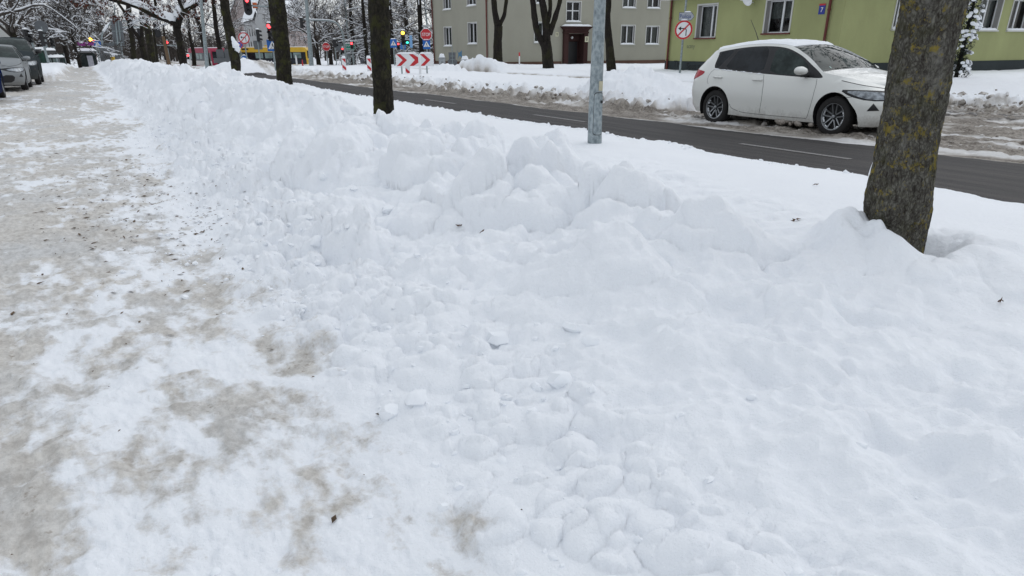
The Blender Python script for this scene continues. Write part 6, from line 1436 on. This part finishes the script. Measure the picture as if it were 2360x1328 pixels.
# buses
def bus(px_a, px_b, r_a, r_b, zb, H, body, label, sidewin, endc, W=2.5, low=None):
    A, B = Vector(atR(px_a, 140, r_a)), Vector(atR(px_b, 140, r_b)); A.z = B.z = zb; d = (B-A); L = d.length; d.normalize(); rz = math.atan2(d.y, d.x); root = empty('bus', tuple(A), rz, label, 'bus')
    m = MB(); prof = [(0.25, 0), (L-.15, 0), (L, .4), (L, H*.86), (L-.25, H-.05), (L-.6, H), (.5, H), (.1, H-.1), (0, H*.8), (0, .4)]
    m.prism(prof, W, Matrix.Identity(4)); m.build('body', [body], root, bevel=.06)
    g = MB(); g.box((L/2, -.012, H*.53), (L-.5, .03, H*.42)); gl = g.build('window_band', M_GLASS, root)
    k = int(L/1.7)
    for i in range(k):
        x = .7+i*(L-1.4)/k; q = MB(); w = (L-1.4)/k*.78; q.box((x+w/2, -.032, H*.56), (w, .012, H*.30)); q.build('window', sidewin if i % 3 != 1 else M_GLASS, gl)
    for x in (2.3, L-3.2): q = MB(); q.lathe([(.001, .06), (.3, .06), (.33, .02), (.5, .0), (.5, -.25)], 20, Matrix.Translation((x, -.01, .48)) @ Matrix.Rotation(R(90), 4, 'X')); q.build('wheel', M_TYRE, root, smooth=True)
    for xe, s_ in ((0, -1), (L, 1)):
        q = MB(); q.box((xe+s_*.012, W/2, H*.6), (.03, W*.84, H*.42)); q.build('end_window', M_GLASS, root)
        for yy in (.3, W-.3): q = MB(); q.box((xe+s_*.015, yy, H*.25), (.03, .22, .18)); q.build('light', M_TAIL if xe == 0 else M_LAMP, root)
    if low: q = MB(); q.box((L/2, -.012, H*.20), (L-.4, .03, H*.24)); q.build('skirt_panel', low, root)
    s = MB(); s.box((L/2, W/2, H+.05), (L-1.2, W*.86, .12)); s.build('roof_snow', M_SNOW, root, bevel=.05); return root, L
M_BUSY = plain('bus_yellow', (.58, .36, .03), .4, var=.12, scale=1.5); M_BUSG = plain('pale_bus_glass', (.16, .22, .21), .2, var=.6, scale=.8); M_BUSD = plain('bus_navy', (.012, .016, .028), .4)
yb, L = bus(538, 709, 150, 146, gz(*atR(620, 120, 148)[:2])-.05, 3.0, M_BUSY, 'long yellow city bus with dark windows crossing behind the thick dark trunk', M_BUSG, None, low=M_BUSD)
q = MB(); q.box((L*.55, 1.2, 3.22), (3.2, 1.6, .3)); q.build('roof_unit', M_BUSY, yb, bevel=.08); q = MB(); q.box((L*.16, -.02, 2.72), (1.7, .03, .24)); q.build('route_display', M_BLACK, yb)
M_BUSR = plain('bus_red', (.30, .012, .05), .4); M_BUSW = plain('bus_white', (.62, .60, .58), .45)
rb, L = bus(437, 489, 150, 140, gz(*atR(460, 120, 145)[:2])-.05, 2.9, M_BUSR, 'red and white bus with snowy roof at the junction right of the low forked tree', M_BUSG, None, low=M_BUSW)
# ------------------------------------------------------------------ small things on the ground
def road_marks():
    m = MB()
    for (y0, y1) in ((6.72, 8.80), (13.25, 15.40), (19.8, 22.0), (0.2, 2.3)):
        n = 12; vs = []
        for i in range(n+1):
            y = y0+(y1-y0)*i/n; vs += [(9.10-.055, y, .0065), (9.10+.055, y, .0065)]
        m.add(vs, [(2*i, 2*i+1, 2*i+3, 2*i+2) for i in range(n)])
    t = NT('worn_road_paint'); n_ = t.noise(30, 6, .7); t.set(Base_Color=t.mix(t.ramp(n_, .40, .55), (.06, .055, .053, 1), (.24, .235, .23, 1)), Roughness=.6); o = m.build('road_marking', t.m, None); tag(o, 'worn white dashes along the middle of the dark road', None, None, 'structure')
road_marks()
def blob(m, c, s, r, n=7):
    vs = [(0, 0, 1)]; Rt = Matrix.Rotation(r.uniform(0, 6.28), 3, 'Z') @ Matrix.Rotation(r.uniform(-.6, .6), 3, 'X')
    for i in (1, 2, 3):
        th = math.pi*i/4
        for j in range(n): a = 6.283*(j+.5*(i % 2))/n; vs.append((math.sin(th)*math.cos(a), math.sin(th)*math.sin(a), math.cos(th)))
    vs.append((0, 0, -1)); vs = [Vector(c)+Rt @ (Vector((v[0]*s[0], v[1]*s[1], v[2]*s[2]))*r.uniform(.72, 1.2)) for v in vs]; e = len(vs)-1
    fs = [(0, 1+j, 1+(j+1) % n) for j in range(n)]+[(1+i*n+j, 1+(i+1)*n+j, 1+(i+1)*n+(j+1) % n, 1+i*n+(j+1) % n) for i in range(2) for j in range(n)]+[(e, 1+2*n+(j+1) % n, 1+2*n+j) for j in range(n)]
    m.add(vs, fs)
def scatter_zs(pts):
    a = np.array(pts); return ground_fields(a[:, 0].copy(), a[:, 1].copy())[0]
def clumps():
    r = random.Random(3); pts = []; sz = []
    cl = [(.55+r.gauss(.35, .25), 1.2+15*r.random()**1.4, r.uniform(.08, .35)) for _ in range(60)]
    for k in range(1500):
        cx, cy, cs = r.choice(cl); pts.append((cx+r.gauss(0, cs), cy+r.gauss(0, cs*1.5))); sz.append(.004+.022*r.random()**3.2)
    for k in range(60):
        y = r.uniform(2, 14); pts.append((r.uniform(.7, 1.8), y)); sz.append(r.uniform(.02, .06))
    for k in range(350):
        y = r.uniform(5, 26); pts.append((6.9+r.gauss(0, .10), y)); sz.append(.008+.03*r.random()**2)
    Z = scatter_zs(pts); m = MB()
    for (x, y), s, z in zip(pts, sz, Z): blob(m, (x, y, z+s*.05), (s, s*r.uniform(.6, 1), s*r.uniform(.5, .9)), r, 6)
    tag(m.build('snow_crumbs', M_SNOW, None, smooth=50), 'loose crumbs of snow along the foot of the bank', 'snow crumbs', None, 'stuff')
    pts = []; sz = []; m = MB()
    for k in range(260):
        y = 4+36*r.random(); pts.append((11.2+abs(r.gauss(.1, .6)), y)); sz.append(.03+.10*r.random()**3)
    for k in range(420): pts.append((r.uniform(11, 18), r.uniform(3, 13))); sz.append(.012+.03*r.random()**2)
    for k in range(240): pts.append((18+r.gauss(.6, .6), r.uniform(6, 14))); sz.append(.03+.13*r.random()**3)
    Z = scatter_zs(pts)
    for (x, y), s, z in zip(pts, sz, Z): blob(m, (x, y, z-s*.1), (s, s*r.uniform(.7, 1), s*r.uniform(.45, .8)), r, 7)
    t = NT('dirty_snow_lump'); n_ = t.noise(9, 6, .7); t.set(Base_Color=t.mix(t.ramp(n_, .40, .60), (.16, .13, .105, 1), (.60, .58, .55, 1)), Roughness=.85); t.bump(t.noise(40, 5), .6, .015)
    tag(m.build('slush_lumps', t.m, None, smooth=60), 'brown lumps of slush thrown up along the far edge of the road', 'slush lumps', None, 'stuff')
clumps()
def litter():
    r = random.Random(21); pts = [(r.uniform(-2.2, .9), 1.5+24*r.random()**1.4) for _ in range(260)]+[(r.gauss(.10, .40), r.gauss(8.2, 1.6)) for _ in range(420)]+[(r.gauss(.55, .25), r.gauss(6.6, .8)) for _ in range(160)]
    Z = scatter_zs(pts); m = MB()
    for (x, y), z in zip(pts, Z):
        a = r.uniform(0, 6.28); l = (.004+.024*r.random()**2)*(1+y*.05); w = l*r.uniform(.12, .5); u = Vector((math.cos(a), math.sin(a), r.uniform(-.1, .25))); v = Vector((-math.sin(a), math.cos(a), r.uniform(-.2, .2))); c = Vector((x, y, z+.006)); m.add([c-u*l, c-v*w, c+u*l, c+v*w+Vector((0, 0, .004))], [(0, 1, 2, 3)])
    tag(m.build('leaf_litter', plain('brown_litter', (.10, .065, .038), .9, var=.5, scale=20), None), 'scattered brown leaf bits and grit frozen into the footway', 'litter', None, 'stuff')
    def leaf(px, py, z, s, label, seed):
        rr = random.Random(seed); p = at(px, py, z); zz = gz(p[0], p[1]); p = at(px, py, zz); zz = gz(p[0], p[1]); q = MB(); n = 12; vs = [(0, 0, .012)]
        for k in range(n): a = 6.283*k/n; l = s*(1.0 if k % 2 else .45)*rr.uniform(.75, 1.15); vs.append((l*math.cos(a), l*.6*math.sin(a), rr.uniform(.0, .02)))
        q.add(vs, [(0, 1+k, 1+(k+1) % n) for k in range(n)]); o = q.build('fallen_leaf', plain('leaf_brown', (.11, .06, .035), .9, var=.3), None, loc=(p[0], p[1], zz+.006), rot=(rr.uniform(-.2, .2), rr.uniform(-.2, .2), rr.uniform(0, 6))); tag(o, label, 'leaf', 'fallen leaves on the snow')
    leaf(1834, 510, .35, .045, 'reddish brown fallen leaf lying on the snow left of the lichen covered tree', 1); leaf(2326, 630, .33, .022, 'tiny grey leaf scrap near the right edge of the snow', 2); leaf(1880, 430, .33, .03, 'small dark scrap on smooth snow below the white car', 3)
    leaf(1060, 552, .55, .035, 'brown leaf bits in the bank below the large round snow lump', 4); leaf(1113, 568, .5, .022, 'single brown scrap just right of the leaf bits in the bank', 5); leaf(833, 597, .3, .022, 'dark scrap on the lower slope of the bank', 6)
litter()
